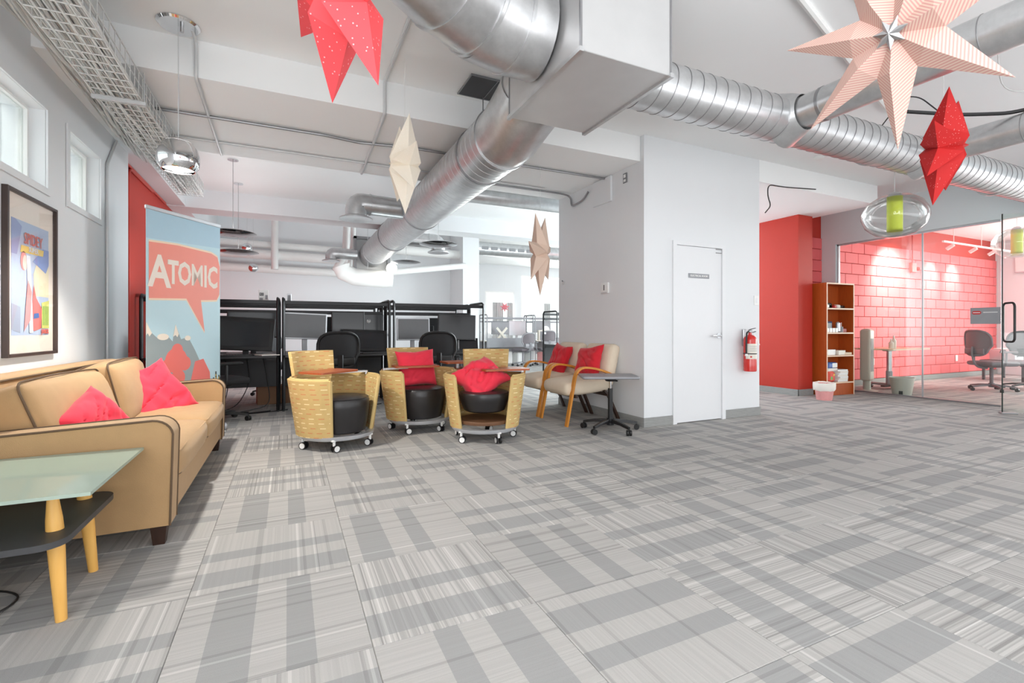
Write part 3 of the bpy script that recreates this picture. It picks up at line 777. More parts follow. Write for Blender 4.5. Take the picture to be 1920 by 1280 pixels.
# ------------------------------------------------------------------ wire cable tray with cables
tr = thing('cable_tray', 'white wire mesh cable tray along the top of the left wall', 'cable tray', (0, 0, 0))
X0, X1, Z0, Z1 = -1.20, -.935, 2.675, 2.84; TY0, TY1 = .9, 6.9
b = MB(); rr_ = .0042
for x, z in [(X0, Z1), (X0, (Z0 + Z1) / 2), (X0, Z0), (X1, Z0), (X1, (Z0 + Z1) / 2), (X1, Z1)] + [(X0 + (X1 - X0) * i / 5, Z0) for i in range(1, 5)]:
    b.tube([(x, TY0, z), (x, TY1, z)], rr_, 6)
b.build('long_wire', 'tray', tr)
y = TY0; b = MB()
while y < TY1:
    b.tube([(X0, y, Z1), (X0, y, Z0), (X1, y, Z0), (X1, y, Z1)], rr_, 6); y += .1
o = b.build('cross_wire', 'tray', tr); o['kind'] = 'stuff'
for y in (2.42, 2.78, 4.2):
    MB().bb((X0 - .02, y - .012, Z0 - .028), (X1 + .02, y + .012, Z0 - .006)).build('bracket', 'conduit', tr, False)
    MB().cyl((X1 + .01, y, Z0 - .02), (X1 + .01, y, 3.15 if y < 4.05 else 2.88), .004, 6).build('hanger_rod', 'conduit', tr)
cab = 0
for i in range(46):
    x = X0 + .015 + (X1 - X0 - .03) * (i + random.uniform(-.4, .4)) / 45; z = Z0 + .014 + random.random() * .06
    pts = [(min(X1 - .01, max(X0 + .01, x + .018 * math.sin(k * 1.1 + i * 2.3))), TY0 + (TY1 - TY0) * k / 22, z + .012 * math.sin(k * .9 + i)) for k in range(23)]
    tag(MB().tube(pts, random.choice((.004, .006, .008, .010)), 6).build('tray_cable', 'cable' if i % 3 else 'cablewhite'), 'white painted cable lying in the wire tray over the left wall', 'cable', 'cables lying in the wire tray')
for i in range(16):
    pts = [(X0 - .01 - .013 * i + .018 * math.sin(k * .8 + i), 1.0 + 5.1 * k / 24, 2.76 + .0058 * i + .026 * math.sin(k * 1.25 + i * .7)) for k in range(25)]
    tag(MB().tube(pts, .006 + .003 * (i % 3), 6).build('wall_cable', 'cable' if i % 2 else 'cablewhite'), 'loose cable sagging between the wire tray and the left wall', 'cable', 'cables sagging beside the tray')

# ------------------------------------------------------------------ lamps
pd = thing('pendant_lamp', 'chrome globe pendant lamp lit above the sofa', 'lamp', (-.68, 3.95, 2.23))
MB().lathe([(.085, .105), (.11, .07), (.125, .02), (.127, -.02), (.118, -.06), (.098, -.085), (.094, -.085), (.114, -.06), (.122, -.02), (.12, .02), (.105, .07), (.08, .1)] , 32, cap=False).build('shade', 'chrome', pd)
MB().lathe([(0.012, .135), (.05, .126), (.086, .105)], 32, cap=False).build('shade_cap', 'chrome', pd)
MB().lathe([(.0, -.068), (.1, -.068), (.1, -.062), (0, -.062)], 28).build('diffuser', 'lampglow', pd)
MB().cyl((0, 0, .13), (0, 0, .915), .003, 6).build('cord', 'conduit', pd)
MB().lathe([(.0, .905), (.115, .902), (.13, .914), (.13, .92), (0, .92)], 28).build('canopy', 'chrome', pd)
MB().cyl((.02, 0, .87), (.02, 0, .905), .012, 8).build('strain_relief', 'steel', pd)
spot('pendant_light', (-.68, 3.95, 2.13), (-.55, 3.75, 0), 135, 125, .5)
def disc(loc, r, lab, ztop):
    o = thing('disc_pendant', lab, 'lamp', loc)
    MB().lathe([(.0, .03), (r * .5, .026), (r * .8, .012), (r * .97, -.002), (r, -.008)], 36, cap=False).build('upper_disc', 'blackglass', o)
    MB().lathe([(r, -.008), (r * .7, -.03), (r * .3, -.04), (0, -.042)], 36, cap=False).build('lower_disc', 'blackglass', o)
    L = ztop - loc[2]
    MB().cyl((0, 0, .028), (0, 0, L - .012), .003, 6).build('cord', 'conduitdark', o)
    l_ = area('disc_light', (loc[0], loc[1], loc[2] + .05), (PI, 0, 0), .3, .3, 8); l_.data.shape = 'DISK'
    MB().lathe([(0, L - .015), (.06, L - .012), (.06, L), (0, L)], 20).build('canopy', 'chrome', o)
disc((-.61, 6.8, 2.25), .26, 'higher black disc pendant lamp beside the banner', 3.15)
disc((-.64, 7.88, 2.17), .265, 'lower black disc pendant lamp beside the banner', 3.15)
disc((1.97, 6.7, 2.29), .27, 'black disc pendant lamp right of the main duct', 3.15)
disc((2.01, 8.95, 2.32), .27, 'far disc pendant lamp under the end of the main duct', 4.0)
for loc, zt, lab in (((-.617, 10.8, 2.28), 4.0, 'tiny chrome globe lamp in front of the back wall'), ((-.69, 10.25, 2.59), 4.0, 'tiny chrome globe lamp behind the lower disc pendant')):
    o = thing('globe_lamp', lab, 'lamp', loc); MB().sphere((0, 0, 0), .09, 20).build('globe', 'chrome', o)
    MB().cyl((0, 0, .085), (0, 0, zt - loc[2]), .003, 6).build('cord', 'conduit', o)
o = thing('globe_lamp', 'glowing round lamp hanging at the far end of the main duct', 'lamp', (1.86, 9.55, 2.26))
MB().sphere((0, 0, 0), .105, 20).build('globe', 'lightglow', o); MB().cyl((0, 0, .1), (0, 0, 1.74), .004, 6).build('cord', 'conduit', o)
def glass_pend(loc, s, lab, zt):
    o = thing('glass_pendant', lab, 'lamp', loc)
    prof = [(.05 * s, .19 * s), (.12 * s, .175 * s), (.2 * s, .12 * s), (.245 * s, .04 * s), (.25 * s, -.02 * s), (.22 * s, -.1 * s), (.15 * s, -.165 * s), (.08 * s, -.19 * s), (0, -.195 * s)]
    MB().lathe(prof, 40, cap=False).build('globe', 'lampglass', o)
    MB().lathe([(.056 * s, .17 * s), (.058 * s, .17 * s), (.058 * s, -.14 * s), (.056 * s, -.14 * s)], 28, cap=True).build('inner_shade', 'lime', o)
    MB().lathe([(0, .215 * s), (.03 * s, .21 * s), (.05 * s, .19 * s), (.05 * s, .17 * s), (0, .17 * s)], 20).build('cap', 'steel', o)
    MB().cyl((0, 0, .21 * s), (0, 0, zt - loc[2]), .003, 6).build('cord', 'conduit', o)
    return o
glass_pend((5.762, 2.83, 2.245), 1.16, 'big clear glass pendant with a lime green core below the red star', 3.15)
g2 = glass_pend((11.75, 3.88, 2.6), 1.35, 'clear glass pendant with a lit core behind the open glass door', 3.2)
# spot track in the meeting room
tk = thing('track_light', 'white ceiling track with small spotlights before the red block wall', 'lamp', (12.9, 4.75, 2.72))
MB().bb((-1.6, -.018, 0), (2.3, .018, .03)).build('rail', 'white', tk, False)
for x in (-1.2, -.1, .9, 1.9):
    MB().cyl((x, 0, .03), (x, 0, .43), .006, 6).build('hanger_rod', 'white', tk)
for x in (-1.2, -.3, .5, 1.2):
    hd = MB().cyl((x, 0, -.02), (x, .11, -.09), .034, 14).build('spot_head', 'white', tk); MB().cyl((x, 0, .0), (x, 0, -.04), .01, 8).build('swivel', 'white', hd)
spot('wall_wash_1', (10.7, 4.75, 2.62), (10.9, 5.44, 2.0), 260, 110, .9)
spot('wall_wash_2', (12.4, 4.8, 2.62), (12.4, 5.44, 2.15), 110, 60, .9)
spot('wall_wash_3', (13.3, 4.8, 2.62), (13.3, 5.44, 2.15), 110, 60, .9)

# ------------------------------------------------------------------ paper stars
def star(lab, c, rad, n, dep, normal, spin, m, ztop, kr=.46, ka=.32, kc=.5, cordoff=(0, 0)):
    o = thing('paper_star', lab, 'star', c)
    nz = Vector(normal).normalized(); up = Vector((0, 0, 1)); xa = up.cross(nz).normalized(); ya = nz.cross(xa)
    Mx = Matrix((xa, ya, nz)).transposed().to_4x4()
    a = PI / n; rv = rad * kr; proto = None
    for k in range(n):
        if proto is None:
            b = MB(); d = dep * rad
            C, Cb = b.v((0, 0, d * kc)), b.v((0, 0, -d * kc)); tip = b.v((rad, 0, 0)); mf, mb_ = b.v((rad * ka, 0, d)), b.v((rad * ka, 0, -d))
            v1, v2 = b.v((rv * math.cos(a), rv * math.sin(a), 0)), b.v((rv * math.cos(a), -rv * math.sin(a), 0))
            for s_, (cc, mm) in enumerate(((C, mf), (Cb, mb_))):
                b.f([cc, mm, v1]); b.f([cc, v2, mm]); b.f([mm, tip, v1]); b.f([mm, v2, tip])
            proto = b.build('star_point', m, o, False); q = proto
        else:
            q = proto.copy(); COL.objects.link(q)
        q.matrix_local = Mx @ Matrix.Rotation(spin + 2 * PI * k / n, 4, 'Z')
    MB().cyl((cordoff[0], cordoff[1], .02), (cordoff[0], cordoff[1], ztop - c[2]), .0016, 5).build('cord', 'cablewhite', o)
    return o
rt, fw = Vector((cA, -sA, 0)), Vector((sA, cA, 0)); up = Vector((0, 0, 1))
def nrm(a, b, c): return rt * a + up * b + fw * c
def nview(c, h, v=0):
    d = (Vector((0, 0, 1.05)) - Vector(c)); d.z *= .6; d.normalize()
    d = Matrix.Rotation(R(h), 3, 'Z') @ d; d.z += v
    return d.normalized()
star('bright red pierced paper star at the top edge near the broad duct', (.146, 1.478, 2.085), .354, 7, .27, (.936, .299, .186), R(48.4), 'star_red', 3.15)
star('cream paper star seen edge-on in front of the main duct', (.821, 3.702, 2.326), .375, 7, .30, (-1, -.005, -.029), R(-43.1), 'star_cream', 3.15, ka=.16, kc=.95, kr=.42)
star('beige paper star hanging left of the closet block', (2.56, 4.708, 1.901), .47, 7, .2, (-.721, .692, .031), R(7.3), 'star_beige', 2.88, ka=.2, kc=.85, kr=.38)
PN = Vector((-.959, -.04, -.281)).normalized()
ps = star('large pink striped paper star facing the room', (1.844, .902, 2.041), .375, 7, .13, PN, R(6.7), 'star_pink', 3.15, kr=.36)
star('deep red paper star seen from the side below the branch duct', (3.853, 1.616, 2.232), .368, 7, .30, (-.246, .957, .154), R(11.2), 'star_deep', 3.15, ka=.2, kc=.85, kr=.42)
b = MB(); nzz = PN
for k in range(7):
    t = R(6.7) + 2 * PI * k / 7; xa = up.cross(nzz).normalized(); ya = nzz.cross(xa)
    dv = xa * math.cos(t) + ya * math.sin(t); sv = xa * -math.sin(t) + ya * math.cos(t)
    c0 = nzz * .04
    b.f([b.v(c0 + nzz * .012), b.v(c0 + dv * .02 + sv * .012), b.v(c0 + dv * .052), b.v(c0 + dv * .02 - sv * .012)])
b.build('metal_rosette', 'steel', ps, False)

sm_ = thing('smoke_detector', 'round white smoke detector on the ceiling beside the closet bulkhead', 'detector', (5.85, 3.68, CZ))
MB().lathe([(0, -.035), (.03, -.035), (.05, -.025), (.062, -.01), (.062, 0), (0, 0)], 28).build('housing', 'white', sm_)
hk = thing('wall_plug', 'tiny grey plug on the closet side wall near its far edge', 'plug', (3.47, 5.70, 1.70))
MB().box((-.006, 0, 0), (.012, .05, .05), .004).build('base', 'conduit', hk); MB().cyl((-.012, .0, .02), (-.03, .0, .03), .008, 8).build('pin', 'conduitdark', hk)

# ------------------------------------------------------------------ sofa
so = thing('sofa', 'long tan fabric sofa with brown piping against the left wall', 'sofa', (-.97, 3.87, 0))
MB().bb((-.46, -1.0, .11), (.445, 1.0, .28), .015).build('base', 'sofa', so)
def arm_profile():
    p = [(-.48, .105), (.455, .105)]
    for i in range(7): p.append((.455 - .07 + .07 * math.cos(R(90 * i / 6)) + .012 * (1 - i / 6), .615 - .07 + .07 * math.sin(R(90 * i / 6))))
    return p + [(-.48, .575)]
for sg in (-1, 1):
    y0 = -1.075 if sg < 0 else .93
    o = MB().prism(arm_profile(), .145, Matrix.Translation((0, y0 + .145, 0)) @ Euler((R(90), 0, 0)).to_matrix().to_4x4())
    a = o.build('arm', 'sofa', so, ang=30)
    for yy in (y0 - .001, y0 + .146):
        MB().tube([(x, yy, z) for x, z in arm_profile()[1:]], .0055, 6).build('piping', 'piping', a)
MB().soft((-.375, 0, .455), (.21, 2.14, .71), .03, (.01, 0, .005), 6, Euler((0, R(-4), 0)).to_matrix().to_4x4()).build('back', 'sofa', so)
MB().tube([(-.29, -1.06, .80), (-.29, 1.06, .80), (-.27, 1.072, .45)], .0055, 6).build('piping', 'piping', so)
for sg in (-1, 1):
    c = MB().soft((.10, sg * .465, .36), (.74, .925, .17), .045, (.02, 0, .03), 6, None, .006, 3 + sg).build('seat_cushion', 'sofa', so)
    for z in (.305, .425):
        x0, x1, y0, y1 = -.25, .463, sg * .465 - .452, sg * .465 + .452
        MB().tube([(x, y, z) for x, y in rrect(x0, y0, x1, y1, .04)], .005, 6, True).build('piping', 'piping' if z < .4 else 'sofa', c)
    tl = Euler((0, R(-20 if sg < 0 else -13), R(3 * sg))).to_matrix().to_4x4()
    pos = (-.15, -.44, .575) if sg < 0 else (-.13, .44, .605)
    c = MB().soft(pos, (.21, .9, .42), .05, (.045, .012, .02), 6, tl, .010, 8 + sg).build('back_cushion', 'sofa', so)
    for xo in (-.075, .075):
        mm = Matrix.Translation(pos) @ tl
        MB().tube([mm @ Vector((xo * 1.05, y * (1 + .012 * (1 - (z / .21) ** 2)), z * (1 + .055 * (1 - (y / .46) ** 2)))) for y, z in dense(rrect(-.452, -.211, .452, .211, .05))], .0055, 6, True).build('piping', 'piping', c)
for x in (-.42, .40):
    for y in (-1.0, 1.0):
        b = MB(); b.prism([(-.035, -.035), (.035, -.035), (.035, .035), (-.035, .035)], .001)
        b = MB(); q = [[b.v((x + s1 * k, y + s2 * k, z)) for s1, s2 in ((-1, -1), (1, -1), (1, 1), (-1, 1))] for k, z in ((.024, 0), (.037, .125))]
        b.f(q[0][::-1]); b.f(q[1])
        for i in range(4): b.f([q[0][i], q[0][(i + 1) % 4], q[1][(i + 1) % 4], q[1][i]])
        b.build('leg', 'darkwood', so, False)
def pillow(lab, loc, rot, w, h, t, m, seed, wr=.012):
    o = MB().pillow(w, h, t, None, seed, wr).build('throw_pillow', m, ang=60)
    o.location = loc; o.rotation_euler = rot
    return tag(o, lab, 'pillow')
def aim(nv, roll):
    q = Vector(nv).to_track_quat('Z', 'Y').to_matrix().to_4x4() @ Matrix.Rotation(roll, 4, 'Z')
    return q.to_euler()
pillow('red throw pillow on the sofa tucked behind the near arm', (-.92, 3.24, .525), aim((.75, -.45, .5), R(28)), .37, .35, .15, 'red', 2)
pillow('big creased red throw pillow leaning at the far end of the sofa', (-.93, 4.34, .555), aim((.55, -.62, .56), R(20)), .58, .46, .16, 'red', 5, .02)

# ------------------------------------------------------------------ coffee table
ct = thing('coffee_table', 'frosted glass coffee table on tapered beech legs before the sofa arm', 'table', (-1.03, 2.42, 0))
b = MB(); b.prism([(-.40, -.345), (.425, -.345), (.42, .34), (-.40, .34)], .012, T((0, 0, .488))); b.build('glass_top', 'tableglass', ct, False)
for (fx, fy), (tx, ty) in (((.29, -.165), (.255, -.14)), ((.264, .24), (.23, .205)), ((-.35, -.165), (-.32, -.14)), ((-.35, .24), (-.32, .205))):
    d = Vector((tx - fx, ty - fy, .487)); L = d.length; q = d.to_track_quat('Z', 'Y').to_matrix().to_4x4()
    MB().lathe([(.0165, 0), (.017, .003), (.0265, L * .62), (.024, L * .75), (.012, L - .004), (.0, L)], 20, Matrix.Translation((fx, fy, 0)) @ q).build('leg', 'beech', ct)
MB().prism(rrect(-.39, -.30, .335, .30, .075, 5), .022, T((0, 0, .305))).build('lower_shelf', 'darkgrey', ct)
pipe('floor_cable', 'thin dark cable looped on the carpet under the coffee table', [(-1.3, 2.6, .006), (-1.05, 2.62, .006), (-.93, 2.5, .006), (-.98, 2.36, .006), (-1.15, 2.33, .006), (-1.35, 2.4, .006)], .004, 'cabledark', 'cable', fil=.12, n=6)
o = MB().tube(fillet([(-1.40, 2.70, .512), (-1.3, 2.74, .512), (-1.2, 2.735, .512), (-1.14, 2.72, .512), (-1.22, 2.70, .512), (-1.36, 2.66, .512)], .04), .008, 6).build('charger_cord', 'cabledark')
tag(o, 'black cord coiled on the back edge of the glass coffee table', 'cable')

# ------------------------------------------------------------------ framed poster
pf = thing('framed_poster', 'large poster in a dark frame on the left wall above the sofa', 'picture', (-1.5, 4.09, 1.39), R(90))
w, h = .335, .505      # local x along the wall (+x = away from the viewer), local -y out of the wall
for nm, a, c in (('side', (-w, -.03, -h), (-w + .02, 0, h)), ('side', (w - .02, -.03, -h), (w, 0, h)), ('rail', (-w + .02, -.03, h - .02), (w - .02, 0, h)), ('rail', (-w + .02, -.03, -h), (w - .02, 0, -h + .02))):
    MB().bb(a, c, .002).build('frame_' + nm, 'frame', pf, False)
MB().bb((-w + .02, -.008, -h + .02), (w - .02, -.002, h - .02)).build('mat_board', 'matboard', pf, False)
def col(name, c, rough=.7):
    M[name] = mat(name, c, rough, var=.02); return name
pr = MB().bb((-.245, -.009, -.375), (.245, -.0082, .335)).build('print', col('print_pale_blue', (178, 194, 222)), pf, False)  # poster colours are paled to carry the wash of reflection on the glazing
def patch(poly, m, d, parent=pr, name='print_patch', y=-.0092):
    return MB().prism(poly, .0004 , Matrix.Translation((0, y - d * .0005, 0)) @ Euler((R(90), 0, 0)).to_matrix().to_4x4()).build(name, m, parent, False)
patch([(.04, -.12), (.245, -.12), (.245, .12), (.10, .14), (.03, .02)], col('print_cream', (232, 222, 190)), 1)
patch([(-.245, .12), (-.18, .12), (-.12, .3), (-.2, .335), (-.245, .335)], col('print_violet', (150, 160, 204)), 1)
patch([(.02, .10), (.20, .04), (.245, .1), (.245, .2), (.16, .2)], col('print_blue', (128, 150, 208)), 2)
patch([(-.14, .14), (.16, .15), (.17, .19), (-.13, .185)], col('print_yellow', (236, 206, 110)), 3)
patch(circ(-.1, .09, .05, 20, .8, 1.2), col('print_rose', (226, 150, 150)), 3)
patch(circ(-.085, .08, .04, 20, .7, 1.2), col('print_skin', (236, 214, 204)), 4)
patch([(-.1, -.35), (-.02, -.28), (.0, -.1), (-.05, -.02), (-.08, -.2)], 'print_rose', 7)
patch([(-.02, -.3), (.03, -.35), (.13, -.33), (.14, -.2), (.06, -.13), (.03, -.05), (.0, -.2)], col('print_red', (222, 112, 108)), 5)
patch([(.14, -.33), (.245, -.33), (.245, -.14), (.14, -.16)], col('print_lime', (212, 212, 120)), 4.5)
for i in range(4): patch([(.155 + .022 * i, -.31), (.165 + .022 * i, -.31), (.165 + .022 * i, -.18), (.155 + .022 * i, -.18)], 'green', 6)
patch([(.02, -.27), (.10, -.26), (.09, -.23), (.03, -.235)], 'bluebox', 8)
patch([(-.245, -.34), (-.14, -.36), (-.14, -.2), (-.245, -.18)], col('print_grey', (160, 168, 190)), 1)
patch([(-.03, -.36), (.02, -.36), (-.02, .13), (-.07, .13)], col('print_white', (226, 232, 244)), 6)
text('SPIDEY', .1, col('print_letter_red', (212, 108, 100)), pr, (.02, -.0145, .23), (R(90), 0, 0), bold=.001, xs=.8)
text('SUPER', .042, 'print_white', pr, (.02, -.0145, .168), (R(90), 0, 0), bold=.001, xs=1.1)
text('JUNIOR', .04, 'print_letter_red', pr, (.18, -.0145, -.352), (R(90), 0, 0), bold=.002, xs=.75)
MB().bb((-w + .02, -.022, -h + .02), (w - .02, -.02, h - .02)).build('glazing', 'poster_glass', pf, False)

# ------------------------------------------------------------------ roll-up banner
ang = math.atan2(.67, .48)
bn = thing('rollup_banner', 'pale blue roll-up banner reading ATOMIC behind the sofa end', 'banner', (-.885, 5.50, 0), ang)
MB().soft((0, .02, .045), (.88, .20, .08), .03, n=3).build('base', 'silver', bn)
for s in (-1, 1): MB().box((s * .3, .02, .008), (.09, .3, .015), .003).build('foot', 'white', bn)
MB().bb((-.42, -.012, 2.115), (.42, .014, 2.15), .005).build('top_rail', 'silver', bn)
MB().cyl((0, .05, .06), (0, .03, 2.12), .011, 10).build('support_pole', 'steel', bn)
pn_ = MB().bb((-.415, -.002, .07), (.415, .001, 2.118)).build('banner_sheet', col('banner_blue', (184, 212, 220), .5), bn, False)
def bp(poly, m, d, nm='print_shape'):
    return MB().prism(poly, .0004, Matrix.Translation((0, -.0021 - d * .0006, 0)) @ Euler((R(90), 0, 0)).to_matrix().to_4x4()).build(nm, m, pn_, False)
bp([(-.415, 1.86), (.415, 1.9), (.415, 2.118), (-.415, 2.118)], col('banner_sky', (166, 196, 212), .5), .2, 'sky_band')
outer = [(-.39, 1.83), (-.1, 1.845), (.3, 1.83), (.38, 1.80), (.41, 1.70), (.405, 1.42), (.37, 1.36), (.17, 1.345), (.215, 1.03), (.0, 1.35), (-.39, 1.33)]
bp([(x * 1.0, z + (.018 if z > 1.6 else -.018)) for x, z in outer], col('banner_glow', (240, 208, 178), .5), 1, 'bubble_outline')
bp(outer, col('banner_coral', (234, 136, 118), .5), 2, 'speech_bubble')
text('A', .40, 'matboard', pn_, (-.285, -.0042, 1.565), (R(90), 0, 0), bold=.010, xs=.80)
for ch, x in zip('TOMIC', (-.145, -.02, .125, .225, .315)):
    text(ch, .30, 'matboard', pn_, (x, -.0042, 1.575), (R(90), 0, 0), bold=.003 if ch == 'M' else .009, xs=.66 if ch == 'M' else .62)
bp([(-.415, 1.12), (-.36, 1.02), (-.30, .97), (-.2, .99), (-.15, .94), (-.12, 1.1), (-.06, .96), (.02, .98), (.1, .85), (.2, .66), (.3, .50), (.38, .3), (.38, .07), (-.415, .07)], col('banner_slate', (142, 152, 152), .5), 1, 'mountain')
for poly in ([(-.415, 1.12), (-.36, 1.02), (-.385, .99), (-.4, 1.02), (-.415, 1.0)], [(-.12, 1.1), (-.145, .985), (-.12, 1.0), (-.1, .98), (-.085, 1.01)], circ(-.25, .985, .06, 14, 1, .5), circ(.015, .97, .035, 12, 1, .7)):
    bp(poly, col('banner_snow', (236, 222, 204), .5), 2, 'snow_cap')
for cx, cz, r_ in ((-.11, .76, .12), (-.19, .72, .07), (-.02, .73, .07), (-.1, .86, .06), (-.09, .6, .075)): bp(circ(cx, cz, r_, 18), col('banner_red', (226, 104, 92), .5), 2 + r_, 'red_cloud')
bp([(-.12, .3), (-.04, .3), (-.06, .62), (-.13, .62)], 'banner_red', 2.4, 'cloud_stem')
bp([(.06, .3), (.3, .3), (.28, .62), (.2, .76), (.1, .74), (.05, .56)], 'banner_red', 2.6, 'red_mound')
bp([(.26, .30), (.415, .30), (.415, .46), (.33, .47), (.26, .36)], col('banner_river', (112, 138, 204), .5), 3, 'river')
bp([(.30, .46), (.32, .56), (.335, .56), (.335, .5), (.35, .5), (.35, .62), (.365, .62), (.37, .52), (.39, .52), (.39, .58), (.40, .58), (.415, .54), (.415, .46)], 'black', 3.5, 'skyline')
for x, z in ((.325, .53), (.357, .58), (.357, .55), (.395, .55)): bp([(x - .004, z - .01), (x + .004, z - .01), (x + .004, z + .01), (x - .004, z + .01)], 'yellow', 4.2, 'window_dot')

# ------------------------------------------------------------------ tub chairs
def shell_mesh(name, a0, a1, z0, z1, r0, r1, th, m, parent, n=28, edge_round=.012, lean=0):
    """curved upholstered wall; angle measured from +y (the back); uv in metres"""
    b = MB(); uvd = {}
    prof = []
    # cross-section loop in (offset, t) : outer face up, over the top, inner face down
    K = 7
    for i in range(K + 1): prof.append((1, i / K))
    prof.append((.75, 1 + .012)); prof.append((.25, 1 + .012))
    for i in range(K, -1, -1): prof.append((0, i / K))
    rings = []
    for k in range(n + 1):
        a = a0 + (a1 - a0) * k / n; ring = []
        endk = min(k, n - k); tk = th * (.55 if endk == 0 else 1)
        for o_, t in prof:
            r = r0 + (r1 - r0) * t - th + (th - tk) / 2 + o_ * tk
            z = z0 + (z1 - z0) * t
            v = b.v((-math.sin(a) * r, math.cos(a) * r + lean * t, z)); uvd[v] = (a * .36 + (0 if o_ > .5 else 1.37), z)
            ring.append(v)
        rings.append(ring)
    m_ = len(prof)
    for k in range(n):
        for j in range(m_): b.f([rings[k][j], rings[k + 1][j], rings[k + 1][(j + 1) % m_], rings[k][(j + 1) % m_]])
    b.f(rings[0]); b.f(rings[-1][::-1])
    uvl = b.bm.loops.layers.uv.new('UVMap')
    for f in b.bm.faces:
        for l in f.loops: l[uvl].uv = uvd[l.vert]
    o = b.build(name, m, parent, ang=45)
    return o
def tub_chair(lab, loc, rz, side, open_base=False, tab_rot=0, tab=(.1, -.02)):
    t = thing('tub_chair', lab, 'chair', loc, rz, None)
    sh = shell_mesh('shell', R(-136), R(136), .125, .615, .335, .405, .05, 'tub', t)
    MB().tube([(-math.sin(a) * .378, math.cos(a) * .378, .622) for a in [R(-134 + 268 * i / 28) for i in range(29)]], .012, 8).build('top_piping', 'tubedge', sh)
    for s in (-1, 1):
        a = s * R(135.5)
        MB().tube([(-math.sin(a) * (.31 + .072 * i / 6), math.cos(a) * (.31 + .072 * i / 6), .13 + .48 * i / 6) for i in range(7)], .017, 8).build('front_piping', 'tubedge', sh)
    bkp = shell_mesh('back_panel', R(-36), R(36), .60, .845, .40, .425, .05, 'tub', t, 14, lean=.02)
    for s in (-.15, .15): MB().bb((s - .015, .355, .5), (s + .015, .372, .68)).build('back_bracket', 'steel', t, False)
    if open_base:
        MB().lathe([(0, .27), (.17, .27), (.2, .285), (.235, .38), (.245, .43), (.235, .452), (.2, .464), (0, .468)], 36, T((0, -.06, 0))).build('seat', 'leather', t)
        MB().lathe([(0, .165), (.245, .165), (.25, .172), (.25, .192), (.245, .198), (0, .198)], 36, T((0, -.06, 0))).build('base_disc', 'diskwood', t)
    else:
        MB().lathe([(0, .135), (.2, .135), (.215, .145), (.238, .26), (.25, .36), (.25, .415), (.238, .438), (.2, .452), (0, .458)], 36, T((0, -.07, 0))).build('seat', 'leather', t)
        MB().lathe([(.2405, .434), (.2445, .438), (.2405, .442), (.236, .438), (.2405, .434)], 36, T((0, -.07, 0)), cap=False).build('seat_seam', 'leather', t)
    MB().lathe([(.26, .095), (.305, .095), (.315, .105), (.32, .13), (.26, .13), (.26, .095)], 36, T((0, -.03, 0)), cap=False).build('base_ring', 'silver', t)
    for k in range(5):
        a = R(-90 + 28 + 72 * k); px, py = .30 * math.cos(a), -.03 + .30 * math.sin(a)
        c = MB().cyl((px, py, .055), (px, py, .10), .012, 10).box((px, py, .1), (.05, .03, .016), .004).build('caster', 'white', t)
        d = R(20 + 61 * k); ax = Vector((math.cos(d), math.sin(d), 0))
        for s in (-1, 1):
            cc = Vector((px, py, .032)) + Vector((-ax.y, ax.x, 0)) * .012
            w_ = MB().cyl(cc + ax * (s * .012), cc + ax * (s * .027), .032, 18).build('wheel', 'blackmetal', c)
            MB().cyl(cc + ax * (s * .027), cc + ax * (s * .0285), .025, 18).build('wheel_cap', 'white', c)
    # swivelling wooden tablet
    tb_ = MB(); tb_.prism(rrect(-.235, -.15, .235, .15, .03), .017, T((tab[0], tab[1], .652), tab_rot)); tb_ = tb_.build('tablet', 'tablet', t)
    s = side
    MB().sweep([(s * .37, .02, .645), (tab[0] + s * .05, tab[1], .645)], [(-.035, -.007), (.035, -.007), (.035, .007), (-.035, .007)], up=(0, 0, 1)).build('tablet_arm', 'silver', t)
    MB().cyl((s * .37, .02, .60), (s * .37, .02, .652), .018, 12).build('arm_pivot', 'steel', t)
    return t
tub_chair('tan dashed tub chair with no pillow and a full black drum seat', (.40, 4.66, 0), R(33), 1, False, R(8), (.02, .12))
tub_chair('tan dashed tub chair with a red pillow standing against its back', (1.27, 5.06, 0), R(6), -1, False, R(-8), (-.02, .04))
tub_chair('tan dashed tub chair with an open base and a slumped red pillow', (1.75, 4.36, 0), R(-24), 1, True, R(20), (.18, .06))
pillow('red pillow standing upright in the middle tub chair', (1.265, 5.13, .635), aim((.1, -.95, .22), R(2)), .43, .40, .14, 'red', 11, .008)
pillow('slumped wrinkled red pillow lying in the open base tub chair', (1.71, 4.36, .585), aim((-.22, -.60, .68), R(38)), .46, .42, .17, 'red', 17, .024)
o = thing('side_table', 'low two-tier cherry side table half hidden behind the tub chairs', 'table', (1.83, 5.45, 0))
for z, x in ((.655, .03), (.575, -.02)): MB().prism(rrect(-.2, -.16, .2, .16, .03), .02, T((x, 0, z))).build('tabletop', 'tablet', o)
MB().cyl((0, 0, .02), (0, 0, .66), .025, 14).build('column', 'steel', o); MB().lathe([(0, 0), (.19, 0), (.19, .012), (.03, .03), (0, .03)], 28).build('foot', 'steel', o)

